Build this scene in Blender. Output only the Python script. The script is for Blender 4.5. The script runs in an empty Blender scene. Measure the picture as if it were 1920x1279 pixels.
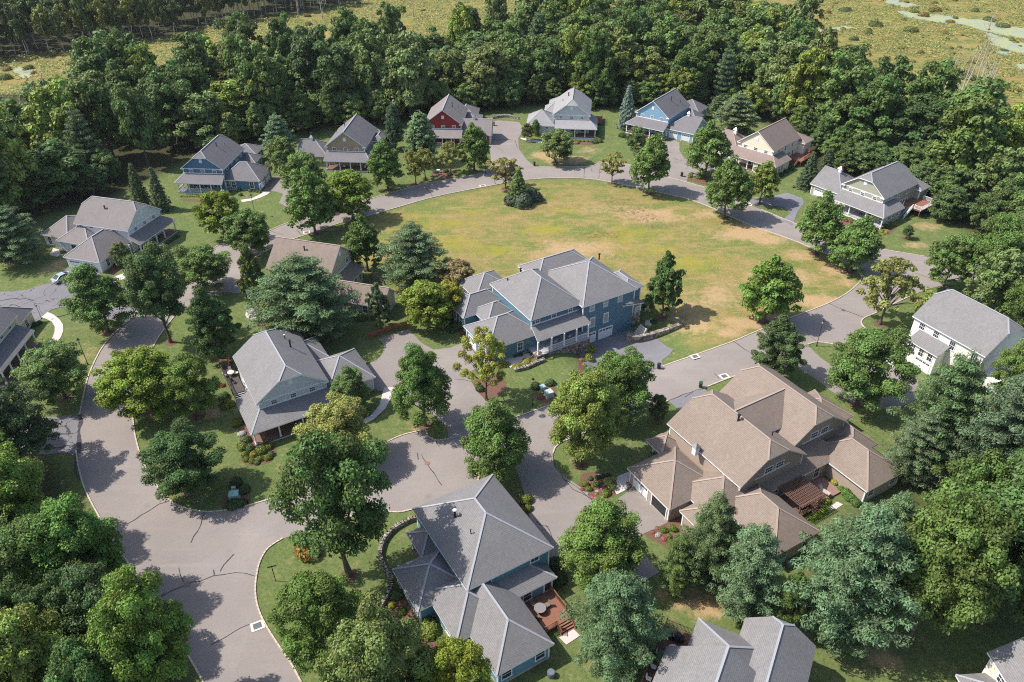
SKYS=.14;SUNS=4.3;EXPO=.6;HAZE=.00005;DN=False
import bpy, math, random
import numpy as np
from mathutils import Vector, Matrix
R_=math.radians
sc=bpy.context.scene; col=sc.collection
# ---------------------------------------------------------------- camera model
F=1450.;TH=R_(34.94);RO=R_(-.5);HC=82.
c_,s_=math.cos(TH),math.sin(TH);cr,sr=math.cos(RO),math.sin(RO)
def sst(a,b,x):
    t=min(1,max(0,(x-a)/(b-a)));return t*t*(3-2*t)
H10O=(4.6,112.4);H10A=R_(30.3)
def terr(X,Y):
    # the sunken drive in front of the basement garage of the large blue house
    x=X-H10O[0];y=Y-H10O[1];u=x*math.cos(H10A)+y*math.sin(H10A);v=-x*math.sin(H10A)+y*math.cos(H10A)
    if u<-2 or u>40 or v<-18 or v>3: return 0.
    return -2.5*sst(2.5,11,u)*(1-sst(22.5,36,u))*sst(-17,-5,v)*(1-sst(1.9,2.9,v))
def G0(px,py,z=0.):
    x=(px-960)/F;y=(639.5-py)/F;x,y=x*cr-y*sr,x*sr+y*cr
    d=(x,c_+y*s_,-s_+y*c_);t=(z-HC)/d[2]
    return d[0]*t,d[1]*t
def G(px,py,z=0.):
    X,Y=G0(px,py,z)
    for _ in range(5): X,Y=G0(px,py,z+terr(X,Y))
    return X,Y
def Pj(X,Y,Z):
    r=(X,Y,Z-HC);f=r[1]*c_-r[2]*s_;u=r[1]*s_+r[2]*c_;x,y=r[0]/f,u/f
    x,y=x*cr+y*sr,-x*sr+y*cr
    return 960+F*x,639.5-F*y
def hgt(bx,by,ty):
    X,Y=G(bx,by);z0=terr(X,Y);lo,hi=0,60
    for _ in range(40):
        m=(lo+hi)/2
        if Pj(X,Y,z0+m)[1]>ty: lo=m
        else: hi=m
    return lo
def mpp(X,Y,Z=0): return (Y*c_-(Z-HC)*s_)/F   # metres per photo pixel
# ---------------------------------------------------------------- helpers
def tag(o,label=None,cat=None,group=None,kind=None):
    if label:o['label']=label
    if cat:o['category']=cat
    if group:o['group']=group
    if kind:o['kind']=kind
    return o
def empty(name,loc=(0,0,0),rz=0):
    o=bpy.data.objects.new(name,None);o.empty_display_size=.5;col.objects.link(o);o.location=loc;o.rotation_euler=(0,0,rz);return o
class MB:
    def __init__(s): s.v=[];s.f=[];s.m=[]
    def poly(s,pts,m=0):
        n=len(s.v);s.v+=[tuple(p) for p in pts];s.f.append(tuple(range(n,n+len(pts))));s.m.append(m)
    def box(s,x0,x1,y0,y1,z0,z1,m=0):
        n=len(s.v)
        s.v+=[(x0,y0,z0),(x1,y0,z0),(x1,y1,z0),(x0,y1,z0),(x0,y0,z1),(x1,y0,z1),(x1,y1,z1),(x0,y1,z1)]
        for q in ((0,3,2,1),(4,5,6,7),(0,1,5,4),(1,2,6,5),(2,3,7,6),(3,0,4,7)): s.f.append(tuple(n+i for i in q));s.m.append(m)
    def bar(s,a,b,w,h,m=0,up=(0,0,1)):
        a=Vector(a);b=Vector(b);d=(b-a)
        if d.length<1e-6:return
        d.normalize();sd=d.cross(Vector(up))
        if sd.length<1e-4: sd=d.cross(Vector((1,0,0)))
        sd.normalize();u=sd.cross(d);n=len(s.v)
        for p in (a,b):
            for i,j in ((-1,-1),(1,-1),(1,1),(-1,1)): s.v.append(tuple(p+sd*(i*w/2)+u*(j*h/2)))
        for q in ((0,1,2,3),(7,6,5,4),(0,4,5,1),(1,5,6,2),(2,6,7,3),(3,7,4,0)): s.f.append(tuple(n+i for i in q));s.m.append(m)
    def tube(s,pts,rad,n=8,m=0,cap=True):
        k=len(s.v);P=[Vector(p) for p in pts]
        for i,p in enumerate(P):
            d=(P[min(i+1,len(P)-1)]-P[max(i-1,0)]).normalized()
            a=d.cross(Vector((0,1,0)) if abs(d.y)<.9 else Vector((1,0,0))).normalized();b=d.cross(a)
            r=rad[i] if hasattr(rad,'__len__') else rad
            for j in range(n):
                t=2*math.pi*j/n;s.v.append(tuple(p+a*(r*math.cos(t))+b*(r*math.sin(t))))
        for i in range(len(P)-1):
            for j in range(n):
                q=k+i*n;s.f.append((q+j,q+(j+1)%n,q+n+(j+1)%n,q+n+j));s.m.append(m)
        if cap:
            s.f.append(tuple(k+j for j in range(n))[::-1]);s.m.append(m)
            q=k+(len(P)-1)*n;s.f.append(tuple(q+j for j in range(n)));s.m.append(m)
    def shell(s,polys,th,mt=0,ms=1,caps=None,mc=2):
        # polys: top faces as lists of (x,y,z); the body below them and its white edges
        ek={}
        rd=lambda p:(round(p[0],3),round(p[1],3),round(p[2],3))
        for P in polys:
            # make ccw seen from above
            ar=sum(P[i][0]*P[(i+1)%len(P)][1]-P[(i+1)%len(P)][0]*P[i][1] for i in range(len(P)))
            if ar<0: P.reverse()
            s.poly(P,mt);s.poly([(x,y,z-th) for x,y,z in reversed(P)],ms)
            for i in range(len(P)):
                a,b=rd(P[i]),rd(P[(i+1)%len(P)]);k=(min(a,b),max(a,b));ek.setdefault(k,[]).append((P[i],P[(i+1)%len(P)]))
        for k,e in ek.items():
            if len(e)==1:
                a,b=e[0];s.poly([a,(a[0],a[1],a[2]-th),(b[0],b[1],b[2]-th),b],ms)
        for a,b in (caps or []):
            a=Vector(a);b=Vector(b);s.bar(a+Vector((0,0,.01)),b+Vector((0,0,.01)),.26,.05,mc)
    def build(s,name,mats,parent=None,loc=None,rz=None,smooth=False):
        me=bpy.data.meshes.new(name);me.from_pydata(s.v,[],s.f)
        if not isinstance(mats,(list,tuple)): mats=[mats]
        for m in mats: me.materials.append(m)
        me.polygons.foreach_set('material_index',s.m)
        if smooth: me.polygons.foreach_set('use_smooth',[True]*len(s.f))
        me.update()
        o=bpy.data.objects.new(name,me);col.objects.link(o)
        if parent is not None:o.parent=parent
        if loc is not None:o.location=loc
        if rz is not None:o.rotation_euler=(0,0,rz)
        return o
# ---------------------------------------------------------------- materials
def nmat(name,rough=.8,spec=.3):
    m=bpy.data.materials.new(name);m.use_nodes=True;nt=m.node_tree;b=nt.nodes['Principled BSDF']
    b.inputs['Roughness'].default_value=rough;b.inputs['Specular IOR Level'].default_value=spec
    return m,nt,b
def N(nt,t,**k):
    n=nt.nodes.new(t)
    for a,b in k.items():
        if a in('inp',):
            for i,v in b.items(): n.inputs[i].default_value=v
        else:setattr(n,a,b)
    return n
def L(nt,a,b): nt.links.new(a,b)
def mixc(nt,f,a,b,bt='MIX'):
    n=nt.nodes.new('ShaderNodeMix');n.data_type='RGBA';n.blend_type=bt
    for s,v in ((0,f),(6,a),(7,b)):
        if isinstance(v,(int,float)): n.inputs[s].default_value=v
        elif isinstance(v,tuple): n.inputs[s].default_value=(*v,1) if len(v)==3 else v
        else: L(nt,v,n.inputs[s])
    return n.outputs[2]
def ramp(nt,v,pts):
    n=nt.nodes.new('ShaderNodeValToRGB');e=n.color_ramp.elements
    while len(e)<len(pts): e.new(.5)
    for i,(p,c) in enumerate(pts):
        e[i].position=p;e[i].color=(*c,1) if isinstance(c,tuple) else (c,c,c,1)
    L(nt,v,n.inputs[0]);return n.outputs[0]
def noise(nt,vec,scale,det=3,rough=.55,dist=0):
    n=N(nt,'ShaderNodeTexNoise');n.inputs['Scale'].default_value=scale;n.inputs['Detail'].default_value=det;n.inputs['Roughness'].default_value=rough;n.inputs['Distortion'].default_value=dist
    if vec is not None:L(nt,vec,n.inputs['Vector'])
    return n.outputs['Fac']
def math_(nt,op,a,b=None,c=None):
    n=N(nt,'ShaderNodeMath',operation=op)
    for i,v in enumerate((a,b,c)):
        if v is None: continue
        if isinstance(v,(int,float)): n.inputs[i].default_value=v
        else: L(nt,v,n.inputs[i])
    return n.outputs[0]
def geo(nt): return N(nt,'ShaderNodeNewGeometry').outputs['Position']
def objc(nt): return N(nt,'ShaderNodeTexCoord').outputs['Object']
def bump(nt,b,h,st,d=.05):
    n=N(nt,'ShaderNodeBump');n.inputs['Strength'].default_value=st;n.inputs['Distance'].default_value=d;L(nt,h,n.inputs['Height']);L(nt,n.outputs[0],b.inputs['Normal'])
_m={}
def plain(name,c,rough=.7,var=.12,scale=3,spec=.3,metal=0):
    if name in _m:return _m[name]
    m,nt,b=nmat(name,rough,spec);f=noise(nt,objc(nt),scale,4)
    L(nt,mixc(nt,f,tuple(x*(1-var) for x in c),tuple(min(1,x*(1+var)) for x in c)),b.inputs['Base Color']);b.inputs['Metallic'].default_value=metal
    _m[name]=m;return m
def siding(name,c):
    if name in _m:return _m[name]
    m,nt,b=nmat(name,.65,.3);p=objc(nt)
    z=N(nt,'ShaderNodeSeparateXYZ');L(nt,p,z.inputs[0])
    fr=math_(nt,'FRACT',math_(nt,'MULTIPLY',z.outputs[2],1/.15))
    line=math_(nt,'GREATER_THAN',fr,.88)
    mp=N(nt,'ShaderNodeMapping');mp.inputs['Scale'].default_value=(.6,.6,3);L(nt,p,mp.inputs[0])
    f=noise(nt,mp.outputs[0],1.2,5)
    base=mixc(nt,f,tuple(x*.88 for x in c),tuple(min(1,x*1.1) for x in c))
    L(nt,mixc(nt,math_(nt,'MULTIPLY',line,.35),base,tuple(x*.45 for x in c)),b.inputs['Base Color']);bump(nt,b,fr,.35,.02)
    _m[name]=m;return m
def shingle(name,c,c2,k=1.):
    if name in _m:return _m[name]
    m,nt,b=nmat(name,.9,.25);p=objc(nt)
    z=N(nt,'ShaderNodeSeparateXYZ');L(nt,p,z.inputs[0])
    zz=math_(nt,'MULTIPLY',z.outputs[2],1/.13);fr=math_(nt,'FRACT',zz);row=math_(nt,'FLOOR',zz)
    # tabs: noise cells that shift from course to course
    cx=N(nt,'ShaderNodeCombineXYZ');L(nt,math_(nt,'MULTIPLY',z.outputs[0],3.2),cx.inputs[0]);L(nt,math_(nt,'MULTIPLY',z.outputs[1],3.2),cx.inputs[1]);L(nt,math_(nt,'MULTIPLY',row,7.31),cx.inputs[2])
    w=N(nt,'ShaderNodeTexNoise');w.inputs['Scale'].default_value=1.;w.inputs['Detail'].default_value=2;w.inputs['Roughness'].default_value=.7;L(nt,cx.outputs[0],w.inputs['Vector'])
    tab=ramp(nt,w.outputs['Fac'],[(.3,.15),(.7,.85)])
    big=ramp(nt,noise(nt,p,.35,4,.6),[(.3,0.),(.7,1.)])
    base=mixc(nt,tab,c,c2)
    base=mixc(nt,math_(nt,'MULTIPLY',big,.3),base,tuple(x*.78 for x in c))
    # faint vertical weather streaks
    mp=N(nt,'ShaderNodeMapping');mp.inputs['Scale'].default_value=(1.6,1.6,.15);L(nt,p,mp.inputs[0])
    st=ramp(nt,noise(nt,mp.outputs[0],1.,3),[(.45,0.),(.75,1.)])
    base=mixc(nt,math_(nt,'MULTIPLY',st,.22),base,tuple(x*.7 for x in c))
    line=math_(nt,'LESS_THAN',fr,.2)
    L(nt,mixc(nt,math_(nt,'MULTIPLY',line,.45*k),base,tuple(x*.35 for x in c)),b.inputs['Base Color']);bump(nt,b,fr,.4,.02)
    _m[name]=m;return m
TRIM=plain('white_trim_paint',(.78,.79,.8),.5,.04)
CAP_G=plain('grey_ridge_cap',(.315,.32,.345),.9,.2,6)
CAP_B=plain('brown_ridge_cap',(.33,.265,.22),.9,.2,6)
METAL=plain('black_metal',(.02,.02,.022),.45,.2)
GALV=plain('galvanised_metal',(.35,.37,.38),.35,.2,metal=.8)
GDOOR=plain('garage_door_paint',(.74,.75,.77),.45,.03)
DECK=plain('stained_deck_wood',(.225,.105,.068),.75,.25,6)
DECKD=plain('dark_deck_wood',(.085,.07,.065),.8,.25,6)
PFLOOR=plain('porch_floor_paint',(.17,.1,.085),.6,.2,5)
PFLOORG=plain('grey_porch_floor',(.36,.35,.38),.6,.1,5)
CONC=plain('concrete',(.46,.43,.39),.9,.12,2)
FOUND=plain('foundation_concrete',(.36,.33,.28),.95,.15,2)
SKIN=None
def glassmat():
    m,nt,b=nmat('window_glass',.08,.8);p=objc(nt)
    L(nt,mixc(nt,noise(nt,p,1.3,2),(.012,.016,.022),(.05,.06,.07)),b.inputs['Base Color']);return m
GLASS=glassmat()
def screenmat():
    m,nt,b=nmat('shaded_window_glass',.15,.5);b.inputs['Base Color'].default_value=(.30,.32,.33,1);return m
BLIND=screenmat()
def stonemat():
    m,nt,b=nmat('field_stone',.95,.2);p=objc(nt)
    v=N(nt,'ShaderNodeTexVoronoi');v.inputs['Scale'].default_value=2.6;L(nt,p,v.inputs['Vector'])
    cc=N(nt,'ShaderNodeSeparateColor');L(nt,v.outputs['Color'],cc.inputs[0])
    e=N(nt,'ShaderNodeTexVoronoi',feature='DISTANCE_TO_EDGE');e.inputs['Scale'].default_value=2.6;L(nt,p,e.inputs['Vector'])
    base=ramp(nt,cc.outputs[0],[(0,(.12,.1,.085)),(.4,(.25,.215,.18)),(.75,(.36,.32,.27)),(1,(.46,.42,.37))])
    L(nt,mixc(nt,math_(nt,'LESS_THAN',e.outputs[0],.045),base,(.05,.045,.04)),b.inputs['Base Color']);bump(nt,b,e.outputs[0],.8,.1);return m
STONE=stonemat()
def asphalt(name,c,old=0.):
    m,nt,b=nmat(name,.9,.3);p=geo(nt)
    n1=ramp(nt,noise(nt,p,.12,5,.6),[(.3,0.),(.7,1.)]);n2=noise(nt,p,1.7,4,.7);n3=noise(nt,p,22,2,.8)
    base=mixc(nt,n1,tuple(x*.86 for x in c),tuple(x*1.08 for x in c))
    base=mixc(nt,math_(nt,'MULTIPLY',ramp(nt,n2,[(.5,0.),(.72,1.)]),.4),base,tuple(x*.74 for x in c))
    sp=N(nt,'ShaderNodeTexVoronoi');sp.inputs['Scale'].default_value=.16;L(nt,p,sp.inputs['Vector']);base=mixc(nt,math_(nt,'MULTIPLY',ramp(nt,sp.outputs['Distance'],[(.02,1.),(.12,0.)]),.4),base,tuple(x*.55 for x in c))
    pv=N(nt,'ShaderNodeTexVoronoi');pv.inputs['Scale'].default_value=.045;L(nt,p,pv.inputs['Vector']);pc=N(nt,'ShaderNodeSeparateColor');L(nt,pv.outputs['Color'],pc.inputs[0]);base=mixc(nt,math_(nt,'MULTIPLY',pc.outputs[0],.16),base,tuple(x*.7 for x in c))
    base=mixc(nt,math_(nt,'MULTIPLY',n3,.35),base,tuple(x*.6 for x in c),'MIX')
    # long soft wear streaks
    mp=N(nt,'ShaderNodeMapping');mp.inputs['Scale'].default_value=(.12,.9,.5);mp.inputs['Rotation'].default_value=(0,0,.6);L(nt,p,mp.inputs[0])
    st=ramp(nt,noise(nt,mp.outputs[0],.7,3),[(.55,0.),(.8,1.)])
    base=mixc(nt,math_(nt,'MULTIPLY',st,.3),base,tuple(min(1,x*1.25) for x in c))
    if old:
        v=N(nt,'ShaderNodeTexVoronoi',feature='DISTANCE_TO_EDGE');v.inputs['Scale'].default_value=.22;v.inputs['Randomness'].default_value=1
        nv=N(nt,'ShaderNodeTexNoise');nv.inputs['Scale'].default_value=.5;L(nt,p,nv.inputs['Vector'])
        vv=N(nt,'ShaderNodeVectorMath',operation='ADD');sc2=N(nt,'ShaderNodeVectorMath',operation='SCALE');sc2.inputs['Scale'].default_value=2.5;L(nt,nv.outputs['Color'],sc2.inputs[0]);L(nt,p,vv.inputs[0]);L(nt,sc2.outputs[0],vv.inputs[1]);L(nt,vv.outputs[0],v.inputs['Vector'])
        base=mixc(nt,math_(nt,'MULTIPLY',math_(nt,'LESS_THAN',v.outputs[0],.009),old),base,(.03,.03,.035))
    L(nt,base,b.inputs['Base Color']);bump(nt,b,n3,.3,.02);return m
ROAD=asphalt('worn_asphalt',(.272,.238,.220));DRIVE=asphalt('drive_asphalt',(.262,.23,.213));DRIVED=asphalt('newer_asphalt',(.2,.197,.215));DRIVEO=asphalt('cracked_asphalt',(.19,.182,.195),.85)
TAR=plain('tar_seam_filler',(.045,.043,.048),.6,.2)
KERB=plain('kerb_concrete',(.48,.40,.325),.9,.32,2.2)
MULCH=plain('bark_mulch',(.14,.075,.052),.95,.45,5)
WALK=plain('walkway_concrete',(.50,.455,.43),.9,.1,1.5)
from mathutils.geometry import tessellate_polygon
def catmull(P,closed=False,n=5):
    out=[];m=len(P)
    for i in range(m if closed else m-1):
        g=lambda k:P[k%m] if closed else P[min(max(k,0),m-1)]
        p0,p1,p2,p3=g(i-1),g(i),g(i+1),g(i+2)
        for j in range(n):
            t=j/n;t2=t*t;t3=t2*t
            out.append(tuple(.5*((2*p1[k])+(-p0[k]+p2[k])*t+(2*p0[k]-5*p1[k]+4*p2[k]-p3[k])*t2+(-p0[k]+3*p1[k]-3*p2[k]+p3[k])*t3) for k in (0,1)))
    if not closed: out.append(P[-1])
    return out
def inpoly(x,y,P):
    r=False;j=len(P)-1
    for i in range(len(P)):
        if (P[i][1]>y)!=(P[j][1]>y) and x<(P[j][0]-P[i][0])*(y-P[i][1])/(P[j][1]-P[i][1])+P[i][0]: r=not r
        j=i
    return r
def W(pts): return [G(*p) for p in pts]
def sheet(mb,wp,off,m=0,step=.7):
    V3=[Vector((x,y,0)) for x,y in wp]
    tris=[tuple(V3[i] for i in t) for t in tessellate_polygon([V3])]
    while tris:
        t=tris.pop()
        zs=[terr(p.x,p.y) for p in t]+[terr(*(sum(((t[0]+t[1]+t[2])/3)[:2][i:i+1]) for i in (0,1)))]
        e=[((t[i]-t[(i+1)%3]).length,i) for i in range(3)];mx,i=max(e)
        if mx>step and (min(zs)<-.01 or (mx>6 and -5<t[0].x<45 and 85<t[0].y<140)):
            a,b,c=t[i],t[(i+1)%3],t[(i+2)%3];h=(a+b)/2;tris+=[(a,h,c),(h,b,c)];continue
        if (t[1]-t[0]).cross(t[2]-t[0]).z<0: t=(t[0],t[2],t[1])
        mb.poly([(p.x,p.y,terr(p.x,p.y)+off) for p in t],m)
def area(name,items,kind='structure'):
    # items: (pixel outline, material, offset, smooth)
    mats=[];mb=MB()
    for P,m,off,sm in items:
        if m not in mats:mats.append(m)
        w=W(P)
        if sm: w=catmull(w,True,4)
        sheet(mb,w,off,mats.index(m))
    return tag(mb.build(name,mats),kind=kind)
# ---- roads
outerL=[(385,1290),(373,1264),(340,1208),(312,1163),(283,1119),(250,1070),(205,1002),(170,940),(155,905),(146,868),(143,845),(145,810),(150,777),(157,740),(168,700),(190,655),(215,625),(243,600),(262,580)]
innerL=[(440,955),(390,960),(350,954),(318,938),(290,905),(268,865),(256,828),(250,790),(251,745),(262,700),(280,668),(293,640),(310,615),(330,590)]
botR=[(570,1290),(545,1243),(520,1207),(497,1170),(484,1140),(479,1110),(481,1080),(488,1052),(503,1028),(530,1010)]
armN=[(440,955),(500,938),(560,915),(620,885),(680,853),(720,832),(755,816),(790,808),(798,808)]
armS=[(530,1010),(565,1000),(620,985),(660,968),(700,957),(745,961),(775,955),(820,945),(860,930),(893,908),(898,888)]
mainN=[(957,786),(1023,763),(1080,744),(1140,722),(1197,704),(1243,687),(1280,674),(1345,651),(1378,639),(1413,624),(1445,611),(1475,599),(1515,584),(1553,569),(1585,552),(1607,534),(1615,521),(1608,506)]
mainS=[(1037,850),(1045,835),(1075,820),(1120,803),(1165,785),(1207,769),(1252,752),(1320,728),(1390,701),(1430,685),(1465,670),(1500,652),(1515,646),(1535,643),(1570,648)]
ringI=[(1608,506),(1567,484),(1530,469),(1487,451),(1450,438),(1413,425),(1385,413),(1360,402),(1327,387),(1285,372),(1240,362),(1200,353),(1150,343),(1107,336),(1050,334),(993,337),(955,342),(923,348),(870,358),(813,370),(753,387),(700,402),(640,418),(600,432),(577,440),(545,450),(520,460),(490,476),(463,493),(447,503)]
ringO=[(1653,468),(1600,455),(1560,445),(1520,430),(1490,419),(1460,407),(1427,393),(1407,384),(1403,374),(1385,369),(1357,362),(1323,352),(1287,342),(1240,330),(1187,312),(1173,308),(1145,306),(1125,304),(1116,310),(1097,313),(1050,313),(1012,312),(960,316),(920,323),(860,334),(797,345),(750,357),(705,370),(640,388),(600,400),(560,412),(540,418),(520,426),(505,433),(480,441),(455,450),(432,461),(417,457),(400,466),(387,474),(395,490),(398,505)]
cm=lambda p:catmull(p,False,4)
P1=cm(outerL)+[(330,590)]+cm(innerL)[::-1]+[(500,938),(530,1010)]+cm(botR)[::-1]
P2=cm(armN)+[(803,818),(818,826),(842,824),(880,815),(905,803)]+cm(mainN)+[(1690,520),(1717,551),(1680,570),(1640,588),(1620,597),(1616,606),(1628,623),(1600,640)]+cm(mainS)[::-1]+[(950,855),(915,863)]+cm(armS)[::-1]
P3=cm(ringO)+[(385,520),(350,527),(300,532),(262,545),(240,555),(243,600),(285,640),(330,590),(355,575),(380,560),(420,548),(457,551),(463,530),(455,515)]+cm(ringI)[::-1]
P4=[(1540,438),(1600,455),(1653,468),(1733,481),(1800,494),(1930,500),(1930,528),(1850,527),(1790,530),(1745,541),(1717,551),(1680,568),(1612,508),(1567,484)]
def wp(P): return P
RO1=[(P1,ROAD,.030,0),(P2,ROAD,.034,0),(P3,ROAD,.038,0),(P4,ROAD,.042,0)]
area('road',RO1)
D1=[(950,850),(1037,850),(1041,875),(1060,895),(1090,915),(1110,938),(1125,945),(1150,941),(1172,926),(1185,915),(1196,912),(1254,979),(1225,993),(1205,1002),(1194,1015),(1202,1034),(1237,1073),(1205,1092),(1150,1065),(1075,1040),(1030,1045),(1005,1010),(990,960),(983,925),(972,890)]
D2=[(-60,556),(0,548),(50,544),(85,533),(100,529),(115,512),(130,500),(175,505),(210,530),(245,545),(262,580),(243,603),(215,602),(180,592),(150,582),(123,576),(110,577),(97,581),(90,586),(75,600),(60,612),(0,612),(-60,590)]
D3=[(1495,655),(1497,690),(1530,712),(1560,735),(1600,757),(1640,768),(1685,765),(1720,748),(1722,712),(1690,684),(1672,692),(1650,672),(1640,650),(1628,623),(1598,640),(1605,668),(1590,685),(1562,688),(1537,670),(1515,648)]
D4=[(1085,662),(1100,646),(1160,618),(1182,620),(1233,636),(1262,656),(1255,666),(1241,676),(1243,688),(1198,705),(1150,721),(1120,715),(1098,690)]
D5=[(1253,752),(1320,728),(1335,745),(1330,790),(1285,806),(1282,778),(1268,765)]
D6=[(842,825),(838,800),(815,780),(790,765),(745,738),(735,729),(712,734),(690,725),(672,700),(690,684),(713,670),(721,656),(718,643),(708,636),(750,622),(767,618),(790,643),(813,656),(845,652),(875,640),(905,655),(910,685),(886,695),(883,713),(893,733),(907,747),(925,765),(957,786),(905,804),(880,816)]
D7=[(900,328),(921,309),(920,290),(916,267),(912,240),(922,228),(935,226),(973,229),(982,242),(972,260),(973,280),(988,300),(1003,313),(960,319)]
D8=[(1187,312),(1225,292),(1247,268),(1262,262),(1274,268),(1274,283),(1284,298),(1305,303),(1322,295),(1340,298),(1350,312),(1335,321),(1310,323),(1290,329),(1288,343),(1240,331)]
D9=[(1403,376),(1415,372),(1440,372),(1455,366),(1477,362),(1505,372),(1507,382),(1495,398),(1485,425),(1468,412),(1482,400),(1470,388),(1440,386),(1415,386)]
D10=[(494,357),(508,332),(530,331),(550,340),(562,365),(578,404),(560,412),(545,408),(537,388),(523,381),(531,364),(518,360)]
D11=[(150,775),(110,782),(75,783),(40,790),(0,800),(0,830),(40,845),(85,853),(120,849),(146,857)]
area('driveway',[(D1,DRIVE,.05,0),(D2,DRIVEO,.054,0),(D3,DRIVE,.05,0),(D4,DRIVED,.05,0),(D5,DRIVED,.05,0),(D6,DRIVE,.05,0),(D7,DRIVE,.05,0),(D8,DRIVE,.05,0),(D9,DRIVED,.05,0),(D10,DRIVE,.05,0),(D11,DRIVEO,.05,0)])
def zz(x0,y0,s,pts): return [(x0+a/s,y0+b/s) for a,b in pts]
paths=[zz(0,560,7.99,[(620,280),(700,310),(780,350),(820,420),(820,500),(790,580),(735,665),(800,690),(860,650),(920,570),(950,480),(945,390),(890,310),(800,240),(715,205)]),
 [(198,525),(232,513),(258,500),(264,506),(240,521),(205,533)],
 zz(310,240,7.99,[(1130,1080),(1280,1060),(1400,1010),(1470,960),(1580,960),(1520,1005),(1420,1050),(1280,1095),(1150,1115)]),
 zz(640,426,3,[(240,905),(303,900),(285,955),(245,1025),(180,1085),(90,1130),(70,1110),(165,1062),(215,1000)]),
 zz(960,140,7.99,[(130,945),(240,965),(440,1000),(450,1028),(240,1003),(130,965)]),
 zz(640,426,3,[(1690,470),(1730,490),(1752,535),(1735,570),(1690,600),(1665,595),(1705,560),(1712,520)]),
 zz(1640,530,5.56,[(200,690),(345,622),(325,705),(260,760),(200,740)]),zz(1640,530,5.56,[(110,770),(150,745),(190,790),(265,850),(190,892),(125,830)]),
 zz(1080,870,6.73,[(500,180),(560,140),(690,95),(690,230),(632,330),(515,388),(480,335),(520,260)]),
 zz(820,450,5.115,[(640,1160),(880,1085),(900,1130),(760,1190),(700,1230),(640,1220)]),
 zz(780,1060,5.818,[(1560,790),(1720,700),(1790,770),(1640,870)]),zz(70,350,7.104,[(160,915),(215,820),(330,850),(270,940)]),
 zz(1380,670,3.118,[(545,880),(590,845),(625,862),(580,892)])]
ell=[(475+15*math.cos(t),590+11*math.sin(t)) for t in [i*.5 for i in range(12)]]
area('path',[(p,WALK,.07,0) for p in paths]+[(ell,WALK,.07,0)])
# ---- kerbs
def kerb(px,smooth=True,w=.2,h=.14):
    P=W(px)
    if smooth:P=catmull(P,False,4)
    mb=KB
    for i in range(len(P)-1):
        a,b=Vector(P[i]),Vector(P[i+1])
        if (b-a).length<.01: continue
        d=(b-a).normalized();n=Vector((-d.y,d.x))*(w/2);a=a-d*.02;b=b+d*.02
        q=[a-n,b-n,b+n,a+n];zb=[terr(*a),terr(*b),terr(*b),terr(*a)]
        lo=[(p.x,p.y,z-.1) for p,z in zip(q,zb)];hi=[(p.x,p.y,z+h) for p,z in zip(q,zb)]
        KB.poly(hi);KB.poly([lo[0],lo[1],hi[1],hi[0]]);KB.poly([lo[2],lo[3],hi[3],hi[2]])
        if i==0:KB.poly([lo[3],lo[0],hi[0],hi[3]])
        if i==len(P)-2:KB.poly([lo[1],lo[2],hi[2],hi[1]])
KB=MB()
for k in [outerL[:11],outerL[12:],innerL+[],botR,armN+[(803,818),(818,826),(842,823)],armS[2:],mainN[:5],mainN[5:],[(1320,728),(1355,714),(1390,701),(1430,685)],mainS[:7],[(1515,646),(1535,642),(1572,648)],
    [(1717,551),(1680,568),(1640,588),(1620,597),(1615,607),(1628,622)],ringI,ringO[:7],[(1410,385),(1403,377),(1410,371),(1425,372)],ringO[9:14],ringO[14:21],[(905,325),(860,334),(797,345),(750,357),(705,370),(640,388),(600,400)],ringO[31:42],[(1653,468),(1733,481)],
    [(447,503),(463,493)]]:
    kerb(k)
tag(KB.build('kerb',KERB),kind='structure')
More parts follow.
